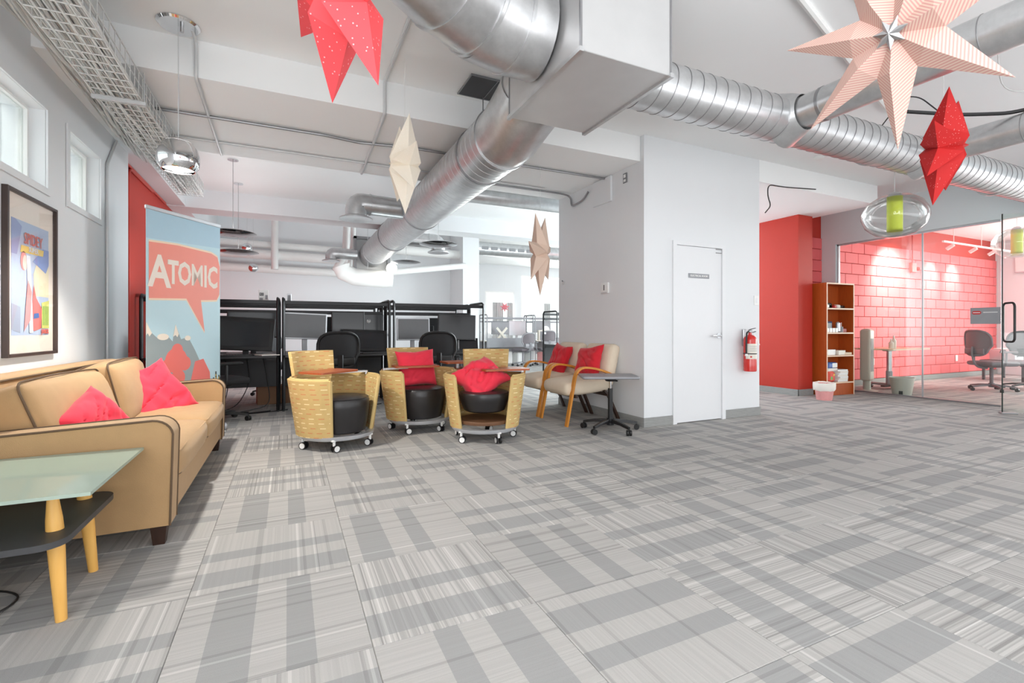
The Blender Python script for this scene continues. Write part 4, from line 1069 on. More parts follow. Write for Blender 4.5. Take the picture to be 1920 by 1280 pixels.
# ------------------------------------------------------------------ bentwood armchairs
def armchair(lab, loc, rz):
    t = thing('armchair', lab, 'chair', loc, rz)
    MB().soft((0, -.04, .415), (.54, .62, .15), .06, (.0, .01, .025), 5, Euler((R(4), 0, 0)).to_matrix().to_4x4()).build('seat', 'cream', t)
    MB().soft((0, .285, .64), (.54, .13, .50), .055, (0, .025, .0), 5, Euler((R(-14), 0, 0)).to_matrix().to_4x4()).build('backrest', 'cream', t)
    for s in (-1, 1):
        x = s * .285
        p = fillet([(x, -.355, 0), (x, -.225, .645), (x, .06, .615), (x, .30, .52)], .13, 7)
        MB().sweep(p, [(-.011, -.024), (.011, -.024), (.011, .024), (-.011, .024)], up=(1, 0, 0)).build('arm_frame', 'bentwood', t, ang=30)
        p = fillet([(x * .9, .16, .36), (x * .92, .22, .30), (x * .95, .36, 0)], .03, 3)
        MB().sweep(p, [(-.011, -.022), (.011, -.022), (.011, .022), (-.011, .022)], up=(1, 0, 0)).build('rear_leg', 'darkwood', t, ang=30)
    for y in (-.22, .2): MB().bb((-.28, y - .015, .30), (.28, y + .015, .335)).build('crossbar', 'darkwood', t, False)
    return t
armchair('cream bentwood armchair nearest the swivel table by the closet', (3.085, 4.715, 0), R(-90))
armchair('cream bentwood armchair further back beside the bright office', (3.085, 5.375, 0), R(-90))
pillow('deep red pillow on the nearer cream armchair', (3.20, 4.70, .665), aim((-.9, -.06, .32), R(-82)), .42, .42, .13, 'darkred', 23)
pillow('deep red pillow on the further cream armchair', (3.20, 5.36, .665), aim((-.9, -.06, .32), R(-98)), .40, .40, .13, 'darkred', 29)

# ------------------------------------------------------------------ swivel table
st = thing('swivel_table', 'small grey topped table on a black five-star wheeled base', 'table', (3.05, 4.08, 0), R(-26))
MB().prism(rrect(-.29, -.2, .29, .2, .03), .02, T((-.02, .02, .555))).build('tabletop', 'midgrey', st)
MB().prism(rrect(-.285, -.195, .285, .195, .03), .006, T((-.02, .02, .549))).build('underside', 'darkgrey', st)
MB().cyl((0, 0, .1), (0, 0, .44), .026, 16).build('column', 'black', st); MB().cyl((0, 0, .44), (0, 0, .52), .014, 12).build('gas_spring', 'chrome', st)
MB().cyl((0, 0, .515), (0, 0, .55), .05, 16, .07).build('mount', 'blackmetal', st); MB().cyl((0, 0, .52), (.07, -.03, .52), .008, 8).build('lever', 'black', st)
def star_base(t, r, m, hub=.04, cm='black', rot=0, z=.085):
    MB().cyl((0, 0, .06), (0, 0, .13), hub, 16).build('hub', m, t)
    for k in range(5):
        a = rot + 2 * PI * k / 5; c, s = math.cos(a), math.sin(a)
        l = MB(); l.sweep([(c * .03, s * .03, z + .02), (c * r * .6, s * r * .6, z + .01), (c * r, s * r, z - .012)], [(-.02, -.014), (.02, -.014), (.014, .014), (-.014, .014)], up=(0, 0, 1), scale=[1.25, 1, .8])
        l = l.build('base_leg', m, t)
        cc = Vector((c * r, s * r, .028)); ax = Vector((math.cos(a + 1.1), math.sin(a + 1.1), 0))
        b = MB(); b.cyl(cc + ax * .006, cc + ax * .024, .028, 14).cyl(cc - ax * .006, cc - ax * .024, .028, 14).cyl(cc, cc + Vector((0, 0, .04)), .009, 8)
        b.build('caster', cm, l)
star_base(st, .29, 'blackmetal', rot=R(10))

# ------------------------------------------------------------------ fire extinguisher
fe = thing('fire_extinguisher', 'red fire extinguisher hung on the white closet wall', 'fire extinguisher', (4.995, 3.955, .555))
MB().lathe([(0, 0), (.066, 0), (.072, .006), (.072, .37), (.066, .40), (.045, .425), (.02, .437), (.018, .46), (0, .46)], 28).build('cylinder', 'fireRed', fe)
MB().lathe([(.0728, .15), (.0732, .15), (.0732, .33), (.0728, .33)], 28, cap=False, a0=R(180), a1=R(340)).build('label_panel', 'offwhite', fe)
for z in (.30, .285, .27, .255, .24): MB().lathe([(.0735, z), (.0737, z), (.0737, z + .004), (.0735, z + .004)], 16, cap=False, a0=R(215), a1=R(310)).build('print_line', 'signgrey', fe)
MB().lathe([(.0735, .165), (.0738, .165), (.0738, .185), (.0735, .185)], 8, cap=False, a0=R(220), a1=R(235)).build('print_mark', 'pen_red', fe)
MB().lathe([(.0728, .05), (.0732, .05), (.0732, .13), (.0728, .13)], 12, cap=False, a0=R(315), a1=R(345)).build('side_sticker', 'white', fe)
MB().lathe([(.0725, .205), (.075, .205), (.075, .217), (.0725, .217)], 28, cap=False).build('strap', 'black', fe)
b = MB(); b.box((0, 0, .475), (.05, .036, .03), .006); b.build('valve', 'steel', fe)
b = MB(); b.sweep([(-.02, 0, .49), (.03, 0, .505), (.09, 0, .515)], [(-.01, -.003), (.01, -.003), (.01, .003), (-.01, .003)], up=(0, 0, 1)); b.sweep([(.0, 0, .465), (.04, 0, .462), (.095, 0, .475)], [(-.009, -.003), (.009, -.003), (.009, .003), (-.009, .003)], up=(0, 0, 1)); b.build('handle', 'blackmetal', fe)
MB().tube(fillet([(-.02, 0, .475), (-.07, -.01, .46), (-.088, -.02, .33), (-.088, -.02, .21)], .06), .010, 10).build('hose', 'black', fe)
MB().cyl((-.088, -.02, .21), (-.088, -.02, .185), .014, 12, .018).build('nozzle', 'white', fe)
b = MB(); b.sweep([(.05, -.02, .44), (.085, -.03, .38), (.115, -.035, .31)], [(-.012, -.001), (.012, -.001), (.012, .001), (-.012, .001)], up=(0, 1, 0)); b.build('tag', 'white', fe)
MB().bb((-.025, .07, .30), (.025, .094, .50), .004).build('wall_bracket', 'steel', fe, False)

# ------------------------------------------------------------------ workstations
def end_frame(t, x, y0, y1, h, s=1, m='blackmetal', r=.07, w=.022):
    p = fillet([(x, y0, 0.0), (x, y0, h), (x, y1, h), (x, y1, 0.0)], r, 5)
    MB().sweep(p, rrect(-.02, -w / 2, .02, w / 2, .006, 2)).build('end_frame', m, t)
def workstation(lab, x0, x1, y0, group=None, back=False, h=1.46, m='blackmetal', panel='darkgrey', ttop='darkgrey', top_z=.72):
    w = x1 - x0; t = thing('workstation', lab, 'desk', ((x0 + x1) / 2, y0, 0), PI if back else 0); hw = w / 2
    for s in (-1, 1): end_frame(t, s * (hw - .028), 0, .62, h, m=m)
    for z, y in ((1.405, .02), (1.405, .60), (1.30, .60)):
        MB().bb((-hw + .03, y - .015, z - .024), (hw - .03, y + .015, z + .024), .004).build('top_rail', m, t, False)
    MB().bb((-hw + .045, -.06, top_z - .03), (hw - .045, .61, top_z), .004).build('worktop', ttop, t, False)
    MB().bb((-hw + .045, .585, .26), (hw - .045, .605, top_z - .03)).build('modesty_panel', panel, t, False)
    MB().bb((-hw + .045, .57, top_z - .09), (hw - .045, .58, top_z - .03)).build('cable_channel', m, t, False)
    for s in (-1, 1): MB().bb((s * (hw - .028) - .014, -.05, .012), (s * (hw - .028) + .014, .66, .0) , .0).build('foot_rail', m, t, False)
    for z in (.40, .95): MB().bb((-hw + .045, .60, z), (-hw + .085, .615, z + .04)).build('clip', 'silver', t, False)
    return t
bx = (-1.575, -.08, 1.34, 2.77)
L3 = ('black workstation frame beside the banner', 'black workstation frame in the middle behind the tub chairs', 'black workstation frame at the right end beside the bright office')
for i in range(3): workstation(L3[i], bx[i] + .004, bx[i + 1] - .004, 6.87)
LB = ('rear black workstation backing onto the one beside the banner', 'rear black workstation backing onto the middle one', 'rear black workstation backing onto the right end one')
for i in range(3): workstation(LB[i], bx[i] + .004, bx[i + 1] - .004, 8.18, back=True)

def monitor(lab, x, y, z, w, h, rz=0, tilt=0, roll=0, case='black', scr='screen', base=.72, showback=False, bez=.018, thick=.035):
    """z = centre height; the screen faces -y"""
    t = thing('monitor', lab, 'monitor', (x, y, base), rz)
    mm = Matrix.Translation((0, 0, z - base)) @ Euler((tilt, roll, 0)).to_matrix().to_4x4()
    b = MB(); b.M = mm; b.bb((-w / 2, 0, -h / 2), (w / 2, thick, h / 2), .006); b.build('case', case, t, False)
    b = MB(); b.M = mm; b.bb((-w / 2 + bez, -.0015, -h / 2 + bez), (w / 2 - bez, .001, h / 2 - bez)); b.build('screen', scr, t, False)
    MB().bb((-.035, thick + .01, .008), (.035, thick + .04, z - base + .04), .004).build('stand', case if case != 'silver' else 'silver', t, False)
    MB().bb((-.12, -.06, 0), (.12, .13, .012), .004).build('foot', case, t, False)
    return t
monitor('large dark angled pen display on the desk beside the banner', -.50, 7.05, 1.0, .68, .44, R(-6), R(-14), R(3), bez=.05)
monitor('dark monitor behind the pen display beside the banner', -.42, 7.36, 1.12, .62, .36, R(4), 0)
monitor('silver framed grey monitor at the left of the middle desk', .22, 7.14, 1.10, .56, .36, R(6), R(-3), R(2), 'silver', 'screenlight')
monitor('black monitor behind the office chair at the middle desk', .80, 7.34, 1.16, .46, .31, 0, 0)
hp = monitor('black monitor seen from behind with a small white round logo', 1.10, 7.40, 1.13, .44, .30, 0, 0, 0, bez=.004)
MB().lathe([(.024, 0), (.027, 0), (.027, .002), (.024, .002), (.024, 0)], 24, T((0.0, -.004, .46), 0, R(90)), cap=False).build('logo_ring', 'white', hp)
text('hp', .04, 'white', hp, (0, -.005, .462), (R(90), 0, 0), 'logo_letters', bold=.001)
monitor('wide dark pen display leaning at the middle desk', 1.0, 7.02, .90, .60, .33, R(-3), R(-24), R(2), bez=.04)
monitor('silver framed monitor at the left of the right end desk', 1.72, 7.16, 1.06, .50, .34, 0, R(-3), 0, 'silver', 'screenlight')
monitor('large black tilted monitor at the right end desk', 2.40, 7.14, 1.09, .60, .40, R(-8), R(-5), R(2))
for x, lab in ((-.9, 'rear row monitor peeking out beside the banner'), (.5, 'rear row monitor behind the silver framed middle one'), (2.2, 'rear row monitor behind the big black right one')):
    monitor(lab, x, 7.95, 1.08, .52, .34, PI, 0)
def keyboard(lab, x, y, rz=0, z=.72):
    t = thing('keyboard', lab, 'keyboard', (x, y, z), rz); MB().bb((-.21, -.065, 0), (.21, .065, .016), .004).build('case', 'black', t)
    b = MB()
    for r in range(4):
        for c in range(13): b.bb((-.195 + c * .03, -.052 + r * .027, .016), (-.17 + c * .03, -.032 + r * .027, .021))
    k = b.build('keys', 'darkgrey', t, False); k['kind'] = 'stuff'
for x, y, rz, lab in ((-.62, 6.88, R(5), 'black keyboard on the desk beside the banner'), (.35, 6.90, R(-4), 'black keyboard on the left of the middle desk'), (1.12, 6.87, R(12), 'black keyboard on the right of the middle desk'), (2.3, 6.9, 0, 'black keyboard on the right end desk')): keyboard(lab, x, y, rz)
lp = thing('laptop', 'dark open laptop on the right end desk', 'laptop', (2.56, 7.0, .72), R(-12))
MB().bb((-.15, -.11, 0), (.15, .11, .016), .004).build('base', 'black', lp); MB().box((0, .13, .10), (.30, .012, .20), .003, Euler((R(-15), 0, 0)).to_matrix().to_4x4()).build('lid', 'screen', lp)
def boxthing(name, lab, cat, loc, sz, m, rz=0, bev=.004, marks=()):
    t = thing(name, lab, cat, loc, rz); MB().bb((-sz[0] / 2, -sz[1] / 2, 0), (sz[0] / 2, sz[1] / 2, sz[2]), bev).build('body', m, t, False)
    for (x0, z0, x1, z1, mm) in marks: MB().bb((x0, -sz[1] / 2 - .001, z0), (x1, -sz[1] / 2, z1)).build('print', mm, t, False)
    return t
k2 = boxthing('product_box', 'tall white product box with a dark label on the top rail beside the banner', 'box', (-.30, 7.47, 1.43), (.12, .08, .17), 'white', 0, .003, ((-.05, .03, -.01, .06, 'signgrey'), (-.055, .005, .0, .02, 'midgrey'), (.02, .04, .05, .10, 'midgrey')))
MB().bb((-.05, -.0412, .09), (0, -.04, .13)).build('label', 'darkgrey', k2, False)
text('K2', .034, 'white', k2, (-.025, -.0418, .11), (R(90), 0, 0))
boxthing('product_box', 'narrow grey box standing on the middle top rail', 'box', (.02, 7.47, 1.43), (.055, .05, .13), 'silver', 0, .003, ((-.02, .02, .02, .11, 'midgrey'),))
boxthing('small_case', 'little clear case on the middle top rail near the duct', 'box', (.93, 7.47, 1.43), (.045, .04, .03), 'silver')
def mug(lab, loc, m='white'):
    t = thing('mug', lab, 'mug', loc); MB().lathe([(0, 0), (.036, 0), (.04, .01), (.04, .09), (.036, .09), (.036, .012), (0, .012)], 20).build('cup', m, t)
    MB().tube([(.038 + .03 * math.sin(PI * i / 8), 0, .02 + .055 * i / 8) for i in range(9)], .005, 6).build('handle', m, t)
mug('pale mug at the left of the middle desk', (.52, 7.1, .72), 'offwhite'); mug('white mug by the monitor stand on the middle desk', (.62, 7.2, .72))
for i, (x, y, rz) in enumerate(((-.25, 6.95, .4), (.75, 7.0, -.3), (1.2, 7.15, .7))):
    boxthing('paper_sheets', ('loose white papers on the desk beside the banner', 'loose white papers in the middle of the centre desk', 'loose white papers by the logo monitor')[i], 'paper', (x, y, .721), (.22, .3, .012), 'paper', rz, .001)
random.seed(5)
CB = ['thin dark cable hanging below the desk beside the banner', 'dark cable trailing on the carpet under the desk beside the banner', 'dark cable looping below the middle desk', 'dark cable trailing under the middle desk', 'dark cable hanging below the right end desk', 'dark cable crossing the carpet beside the banner foot', 'dark cable dropping from the right end desk to the floor']
for i, lab in enumerate(CB):
    x = (-.5, -.75, .4, .9, 2.1, -.3, 2.5)[i]
    pts = [(x, 7.35, .66), (x + .05, 7.3, .35), (x - .1 + .1 * i % .3, 7.2, .03), (x - .35, 7.0 - .1 * (i % 3), .007), (x - .1, 6.75, .007), (x + .3, 6.9, .007)]
    pipe('desk_cable', lab, pts, .006, 'cabledark', 'cable', fil=.18, n=6)
boxthing('floor_box', 'brown cardboard carton under the desk beside the banner', 'box', (-.15, 7.7, 0), (.5, .3, .25), col('carton', (150, 112, 84)), .1)
boxthing('floor_box', 'pale carton under the middle desk', 'box', (.55, 7.7, 0), (.4, .3, .22), 'palewood', -.1)
o = thing('computer_tower', 'black computer tower under the right end desk', 'computer', (2.3, 7.2, 0)); MB().bb((-.09, -.2, 0), (.09, .2, .42), .006).build('case', 'black', o); MB().bb((-.08, -.205, .04), (.08, -.2, .38)).build('front_panel', 'darkgrey', o)

# ------------------------------------------------------------------ office chairs
def office_chair(lab, loc, rz, arms=True, m='meshseat', fm='black', h=1.0):
    t = thing('office_chair', lab, 'chair', loc, rz); k = h - 1.0
    MB().soft((0, -.02, .47), (.49, .47, .075), .034, (0, 0, .012), 4).build('seat', m, t)
    prof = []
    for i in range(25):
        a = -PI / 2 + 2 * PI * i / 25
        ca, sa = math.cos(a), math.sin(a)
        x = .245 * math.copysign(abs(ca) ** .62, ca) * (1 if sa > -.2 else .86); z = .80 + k + (.215) * math.copysign(abs(sa) ** .62, sa)
        prof.append((x, .27 - .05 * (1 - (x / .25) ** 2) * 0 - .09 * (x / .25) ** 2 + .06 * (z - .6) + .02, z))
    MB().tube(prof, .019, 8, True).build('back_frame', fm, t)
    c = MB(); ctr = c.v((0, .27 + .02 + .06 * (.8 + k - .6), .80 + k)); vs = [c.v(p) for p in prof]
    mid = [c.v(((p[0]) * .55, .29 - .09 * (p[0] * .55 / .25) ** 2 + .06 * (p[2] - .6), .80 + k + (p[2] - .80 - k) * .55)) for p in prof]
    for i in range(25):
        j = (i + 1) % 25; c.f([vs[i], vs[j], mid[j], mid[i]]); c.f([mid[i], mid[j], ctr])
    c.build('back_mesh', m, t)
    MB().soft((0, .285, .66 + k), (.36, .03, .10), .014, n=3).build('lumbar_pad', fm, t)
    MB().sweep(fillet([(0, .08, .40), (0, .27, .42), (0, .325, .60), (0, .32, .74 + k)], .1), [(-.03, -.012), (.03, -.012), (.03, .012), (-.03, .012)]).build('back_support', fm, t)
    MB().cyl((0, 0, .12), (0, 0, .43), .026, 14).build('column', fm, t); MB().bb((-.09, -.12, .40), (.09, .12, .44), .01).build('mechanism', fm, t)
    MB().cyl((.08, .0, .415), (.26, -.02, .40), .007, 6).build('lever', fm, t)
    if arms:
        for s in (-1, 1):
            MB().tube(fillet([(s * .22, .03, .43), (s * .29, .03, .45), (s * .295, .03, .66)], .05), .015, 8).build('arm_post', fm, t)
            MB().soft((s * .295, -.01, .675), (.075, .25, .03), .014, n=3).build('armrest', fm, t)
    star_base(t, .31, fm, rot=.3, z=.08)
    return t
office_chair('black mesh office chair at the middle desk, back to the room', (.54, 6.48, 0), PI + R(8), False)
office_chair('black mesh office chair at the right end desk above the middle tub chair', (1.88, 6.55, 0), PI - R(6), True)
office_chair('black mesh office chair half hidden behind the banner edge', (-.72, 6.36, 0), PI - R(62), True)
office_chair('black mesh office chair on the far side of the desks beside the banner', (-.2, 8.7, 0), R(30), True)

# ------------------------------------------------------------------ far office
fk = dict(m='midgrey', panel='midgrey', ttop='offwhite')
workstation('grey workstation in the bright far office, left one', 5.35, 6.95, 13.2, h=1.5, **fk)
workstation('grey workstation in the bright far office, right one', 6.97, 8.6, 13.2, h=1.5, **fk)
workstation('dark ended workstation half hidden behind the closet block', 5.34, 6.84, 9.1, h=1.46)
for x, lab in ((5.75, 'grey panel along the left far office desk front'), (7.75, 'grey panel along the right far office desk front')):
    t = thing('desk_screen', lab, 'screen', (x + .35, 13.1, 0)); MB().bb((-.77, 0, .52), (.77, .02, .80), .003).build('panel', 'midgrey', t, False)
    for s in (-1, 1): MB().bb((s * .7 - .02, .0, 0), (s * .7 + .02, .02, .52)).build('post', 'midgrey', t, False)
monitor('dark monitor on the left far office desk', 5.95, 13.5, 1.1, .62, .38, R(5), case='midgrey', scr='midgrey')
monitor('pale silver monitor seen from behind on the left far office desk', 6.55, 13.55, 1.1, .6, .46, 0, case='silver', scr='silver')
monitor('grey wide monitor on the right far office desk', 7.45, 13.6, 1.15, .66, .38, 0, case='midgrey', scr='midgrey')
t = thing('trestle', 'white crossed wooden trestle on the left far office desk', 'trestle', (5.88, 13.25, .72))
for s in (-1, 1): MB().box((0, .012 * s, .2), (.07, .022, .52), .003, Euler((0, s * R(42), 0)).to_matrix().to_4x4()).build('slat', 'offwhite', t, False)
t = thing('desk_arch', 'white low stand with a half round disc on the right far office desk', 'stand', (7.4, 13.25, .72))
MB().bb((-.28, -.05, .28), (.28, .05, .32), .004).build('top_board', 'offwhite', t, False)
for s in (-1, 1): MB().bb((s * .25 - .02, -.05, 0), (s * .25 + .02, .05, .28)).build('leg', 'offwhite', t, False)
MB().prism([(.13 * math.cos(PI * i / 14), .13 * math.sin(PI * i / 14)) for i in range(15)], .02, Matrix.Translation((0, 0, .32)) @ Euler((R(90), 0, 0)).to_matrix().to_4x4()).build('half_disc', 'white', t, False)
office_chair('grey office chair at the right far office desk', (7.0, 12.6, 0), PI, True, 'greychair', 'midgrey')
office_chair('pale grey office chair at the left far office desk', (6.2, 12.45, 0), PI + .3, False, 'greychair', 'midgrey', .94)
for i in range(5):
    boxthing('storage_bag', ('white bag under the left far desk, leftmost of five', 'white crumpled bag second from the left under the far desk', 'white bag in the middle under the far desks', 'white bag under the right far desk beside a pink one', 'pink patterned bag under the right far desk')[i], 'bag', (5.7 + i * .42, 13.45, 0), (.32, .25, .34 + .04 * (i % 2)), 'pinkbin' if i == 4 else 'white', .2 * i, .03)
star('small pink paper star hanging in the far window', (8.75, 19.4, 2.05), .22, 7, .2, nrm(0, 0, -1), R(-90), col('star_rose', (244, 150, 160)), 4.0)

# ------------------------------------------------------------------ bookcase in the alcove
bc = thing('bookcase', 'tall cherry bookcase with four shelves against the red pier', 'bookcase', (8.06, 4.84, 0), R(-4))
HW, D, H_ = .325, .13, 1.80
for s in (-1, 1): MB().bb((s * HW - (.0 if s < 0 else .022), -D, 0), (s * HW + (.022 if s < 0 else 0), D, H_), .001).build('side_panel', 'shelf', bc, False)
MB().bb((-HW + .022, D - .012, .02), (HW - .022, D, H_ - .02)).build('back_panel', 'shelf', bc, False)
for z in (.19, .62, .985, 1.375, 1.778):
    q = MB().bb((-HW + .022, -D + .003, z), (HW - .022, D - .012, z + .022)).build('shelf' if z < 1.7 else 'top_board', 'shelf', bc, False)
    MB().bb((-HW + .022, -D - .001, z), (HW - .022, -D + .003, z + .022)).build('edge_band', 'shelfedge', q, False)
MB().bb((-HW + .022, -D + .02, 0), (HW - .022, -D + .035, .19)).build('kick_board', 'shelf', bc, False)
for s in (-1, 1): MB().bb((s * (HW - .011) - .011, -D - .0015, 0), (s * (HW - .011) + .011, -D, H_)).build('front_edge', 'shelfedge', bc, False)
ca_, sa_ = math.cos(R(-4)), math.sin(R(-4))
def onshelf(x, y, z): return (8.06 + x * ca_ - y * sa_, 4.84 + x * sa_ + y * ca_, z)
B = boxthing
z1, z2, z3, z4 = 1.398, 1.008, .643, .213
for lab, x, y, s, m in (('white tub at the left end of the top shelf', -.26, 0, (.06, .06, .10), 'offwhite'), ('pale round lidded pot on the top shelf', -.19, -.03, (.07, .06, .06), 'white'), ('red packet lying in the middle of the top shelf', -.02, -.04, (.07, .05, .05), 'pen_red'),
                      ('white folded cloth on the top shelf', .06, -.03, (.10, .07, .06), 'paper'), ('dark gadget at the right end of the top shelf', .19, 0, (.11, .08, .05), 'black'), ('black cap behind the red packet on the top shelf', -.06, .05, (.16, .08, .09), 'black')):
    B('shelf_item', lab, 'item', onshelf(x, y, z1), s, m, random.uniform(-.2, .2), .012)
for i in range(4): B('small_box', 'small white cube box in the row on the second shelf', 'box', onshelf(-.27 + .068 * i, -.085, z2), (.06, .06, .07), 'white', 0, .004)['group'] = 'white cube boxes on the second shelf'
B('desk_gadget', 'blue and grey gadget box behind the white cubes', 'gadget', onshelf(-.14, .02, z2), (.2, .1, .18), col('gadget_navy', (44, 58, 96)), 0, .01, ((-.06, .03, .08, .15, 'signgrey'),))
B('white_bottle', 'tall pale can on the second shelf', 'can', onshelf(.05, -.05, z2), (.06, .06, .17), 'silver', 0, .02)
t = thing('pen_pot', 'grey pen pot with yellow and red pens on the second shelf', 'pot', onshelf(.12, -.05, z2)); MB().lathe([(0, 0), (.032, 0), (.034, .09), (.03, .09), (.03, .01), (0, .01)], 16).build('pot', 'midgrey', t)
for i, m in enumerate(('yellow', 'pen_red', 'white')): MB().cyl((.01 * (i - 1), 0, .015), (.03 * (i - 1), .01, .16), .005, 6).build('pen', m, t)
B('small_tin', 'small dull red tin at the right of the second shelf', 'tin', onshelf(.22, -.02, z2), (.08, .07, .06), 'pinkbin', 0, .01)
B('paper_ream', 'white ream box on the third shelf', 'box', onshelf(-.19, -.03, z3), (.22, .16, .09), 'white'); B('paper_ream', 'cream folder stack in the middle of the third shelf', 'papers', onshelf(.04, -.03, z3), (.2, .18, .075), 'offwhite', .05)
B('envelope', 'tan envelopes lying at the right of the third shelf', 'papers', onshelf(.21, -.03, z3), (.16, .17, .04), 'palewood', -.1)
zz = z4
for i in range(7):
    hgt = .028; B('magazine', ('white magazine at the bottom of the low shelf pile', 'second white magazine up the low shelf pile', 'third white magazine up the low shelf pile', 'pale magazine in the middle of the low shelf pile', 'magazine above the middle of the low shelf pile', 'white magazine near the top of the low shelf pile', 'white magazine on top of the low shelf pile')[i], 'magazine', onshelf(.06 + .012 * (i % 3), -.03, zz), (.24, .19, hgt - .001), 'paper' if i % 2 else 'white', .06 * (i % 3 - 1), .003); zz += hgt
B('folded_bag', 'red and green patterned bag beside the magazine pile', 'bag', onshelf(-.19, -.05, z4), (.2, .15, .17), col('bag_red', (222, 92, 76)), .1, .03, ((-.06, .04, 0, .09, 'green'), (.02, .10, .07, .13, 'yellow')))
B('paper_pack', 'pale pack under the blue packet on the low shelf', 'packet', onshelf(-.15, -.02, z4 + .171), (.25, .17, .05), 'paper', .0, .008)
B('blue_packet', 'blue and white packet lying on top of the low shelf stack', 'packet', onshelf(-.15, -.02, z4 + .222), (.26, .17, .09), 'bluebox', .06, .02, ((-.02, .01, .12, .08, 'white'),))
def bin_(lab, loc, r, h, m, liner=None):
    t = thing('waste_bin', lab, 'bin', loc); MB().lathe([(0, 0), (r * .74, 0), (r * .76, .006), (r, h), (r * 1.04, h), (r * 1.04, h - .02), (r * .98, h - .02), (r * .97, h - .004), (r * .73, .012), (0, .012)], 32).build('bucket', m, t)
    if liner: 
        b = MB(); b.lathe([(r * .99, h - .11), (r * 1.07, h - .085), (r * 1.09, h - .02), (r * 1.07, h + .012), (r * .99, h + .004), (r * .95, h - .05)], 36, cap=False)
        for v in b.bm.verts: v.co += noise.noise_vector(v.co * 22) * .012
        b.build('bag_liner', liner, t)
    return t
bin_('pink waste bin with a crumpled bag liner in front of the bookcase', (7.29, 4.50, 0), .135, .25, 'pinkbin', 'paper')
gb = bin_('pale grey waste bin standing behind the glass wall', (9.02, 4.33, 0), .165, .28, 'greybin')
for a in (R(200), R(320)): MB().box((.125 * math.cos(a), .125 * math.sin(a), .035), (.05, .02, .07), .004, Euler((0, 0, a + PI / 2)).to_matrix().to_4x4()).build('dark_foot', 'black', gb, False)
ht = thing('tower_heater', 'white tower fan heater behind the bookcase and glass', 'heater', (8.99, 4.83, 0), R(10))
MB().lathe([(0, 0), (.15, 0), (.16, .012), (.10, .03), (0, .032)], 28).build('base', 'greybin', ht); MB().cyl((0, 0, .02), (0, 0, .2), .055, 16).build('neck', 'greybin', ht)
MB().soft((0, 0, .62), (.19, .16, .86), .03, (0, 0, .02), 4).build('tower', 'offwhite', ht)
for i in range(3): MB().bb((-.07 + .045 * i, -.083, .34), (-.045 + .045 * i, -.079, .9)).build('grille_slot', 'midgrey', ht, False)

# ------------------------------------------------------------------ meeting room
t = thing('folding_table', 'pale topped flip table on a grey wheeled column by the block wall', 'table', (9.76, 4.83, 0))
MB().prism(rrect(-.62, -.3, .62, .3, .06), .025, T((0, 0, .70))).build('tabletop', 'palewood', t)
MB().cyl((-.1, 0, .3), (-.1, 0, .68), .04, 14).build('column', 'steel', t); MB().cyl((-.1, 0, .08), (-.1, 0, .32), .05, 14).build('lower_column', 'signgrey', t)
MB().box((-.1, 0, .685), (.24, .1, .03), .006).build('hinge_bracket', 'steel', t)
MB().box((-.1, 0, .08), (.09, .62, .04), .012).build('foot_beam', 'signgrey', t); MB().box((.0, 0, .06), (.6, .08, .03), .01).build('cross_foot', 'darkgrey', t)
for y in (-.3, .3): MB().cyl((-.125, y, .035), (-.075, y, .035), .035, 16).build('caster', 'black', t)
for i, (x, h_) in enumerate(((9.56, .16), (9.64, .22))):
    o = thing('bottle', ('shorter clear bottle on the flip table', 'taller clear pump bottle on the flip table')[i], 'bottle', (x, 4.75, .725)); MB().lathe([(0, 0), (.035, 0), (.037, .01), (.037, h_ * .6), (.014, h_ * .78), (.014, h_ * .9), (0, h_ * .9)], 18).build('body', 'offwhite', o); MB().cyl((0, 0, h_ * .88), (0, 0, h_), .014, 12).build('cap', 'white', o)
office_chair('grey mesh meeting chair behind the glass by the block wall', (11.0, 3.95, 0), R(62), True, 'greychair', 'greychair', 1.02)
office_chair('second grey meeting chair behind the open glass door', (11.75, 3.75, 0), R(-70), True, 'greychair', 'blackmetal', 1.0)
t = thing('printer_table', 'dark low table behind the glass door', 'table', (13.75, 4.6, 0)); MB().bb((-.5, -.35, .38), (.5, .35, .42), .005).build('tabletop', 'darkgrey', t)
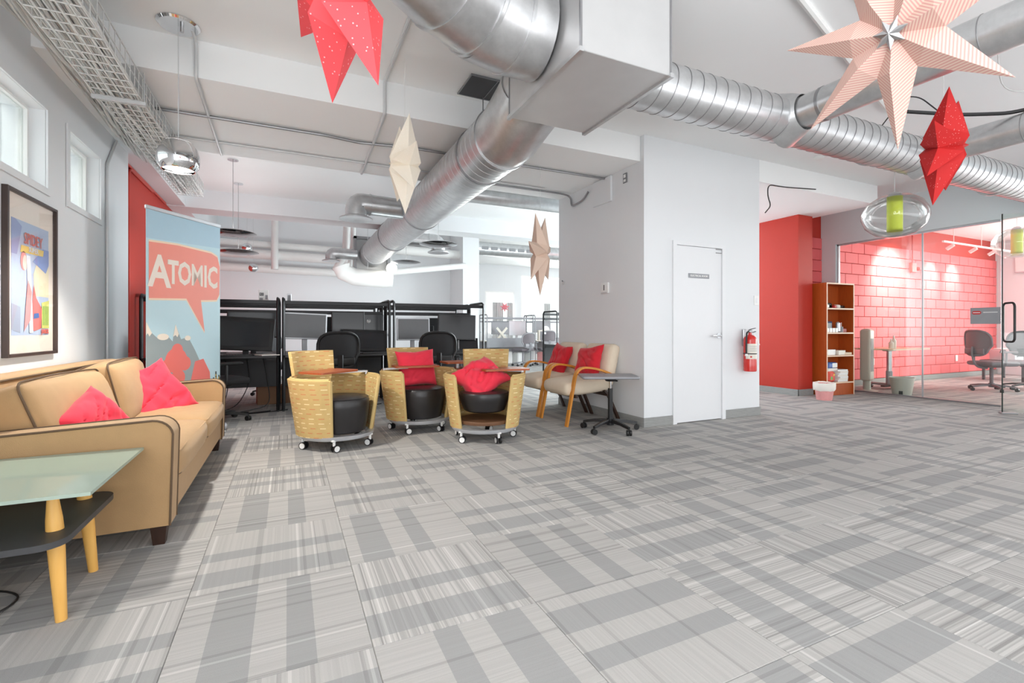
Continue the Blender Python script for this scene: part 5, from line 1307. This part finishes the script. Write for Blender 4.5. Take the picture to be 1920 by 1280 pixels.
for x in (-.45, .45):
    for y in (-.3, .3): MB().bb((x - .02, y - .02, 0), (x + .02, y + .02, .38)).build('leg', 'darkgrey', t, False)
t = thing('printer', 'white printer on the dark table behind the glass door', 'printer', (13.5, 4.6, .42)); MB().bb((-.24, -.2, 0), (.24, .2, .22), .02, 2).build('body', 'silver', t); MB().bb((-.18, -.22, .08), (.18, -.2, .1)).build('output_slot', 'darkgrey', t, False); MB().bb((-.2, -.18, .22), (.2, .15, .245), .006).build('scanner_lid', 'white', t)
t = thing('roller_blind', 'white roller blind at the right end of the meeting room', 'blind', (15.36, 4.72, 2.4)); MB().bb((-.004, -.38, 0), (.004, .38, .72)).build('cloth', 'white', t, False); MB().bb((-.012, -.39, -.03), (.012, .39, 0), .004).build('bottom_bar', 'silver', t, False); MB().cyl((0, -.39, .74), (0, .39, .74), .028, 14).build('roller', 'white', t)

# dark desk end seen against the red wall and loose ceiling cables
pipe('ceiling_cable', 'black cable drooping out of the white bulkhead above the closet', [(6.3, 4.0, 2.90), (5.75, 4.03, 2.865), (5.42, 4.04, 2.86), (5.41, 4.03, 2.7), (5.47, 4.03, 2.6), (5.36, 4.03, 2.5)], .007, 'cabledark', 'cable', fil=.12, n=6)
pipe('ceiling_cable', 'black cable bundle lying along the branch duct by the red star', [(4.45, 2.1, 2.78), (4.8, 1.9, 2.74), (5.08, 1.7, 2.725), (5.11, 1.2, 2.725), (5.11, -.5, 2.725)], .014, 'cabledark', 'cable', fil=.1, n=6)
pipe('ceiling_cable', 'thin black wire looping over the long right duct', [(4.5, 2.3, 2.76), (4.62, 2.2, 2.98), (4.75, 2.15, 2.98), (4.82, 2.0, 2.76)], .005, 'cabledark', 'cable', fil=.06, n=6)
pipe('ceiling_cable', 'long pale wire swagged below the ceiling by the red star', [(4.4, 1.55, 3.18), (4.55, 1.6, 2.95), (4.9, 1.7, 2.85), (5.3, 1.6, 2.9), (6.0, 1.8, 3.15)], .004, 'cable', 'cable', fil=.2, n=6)
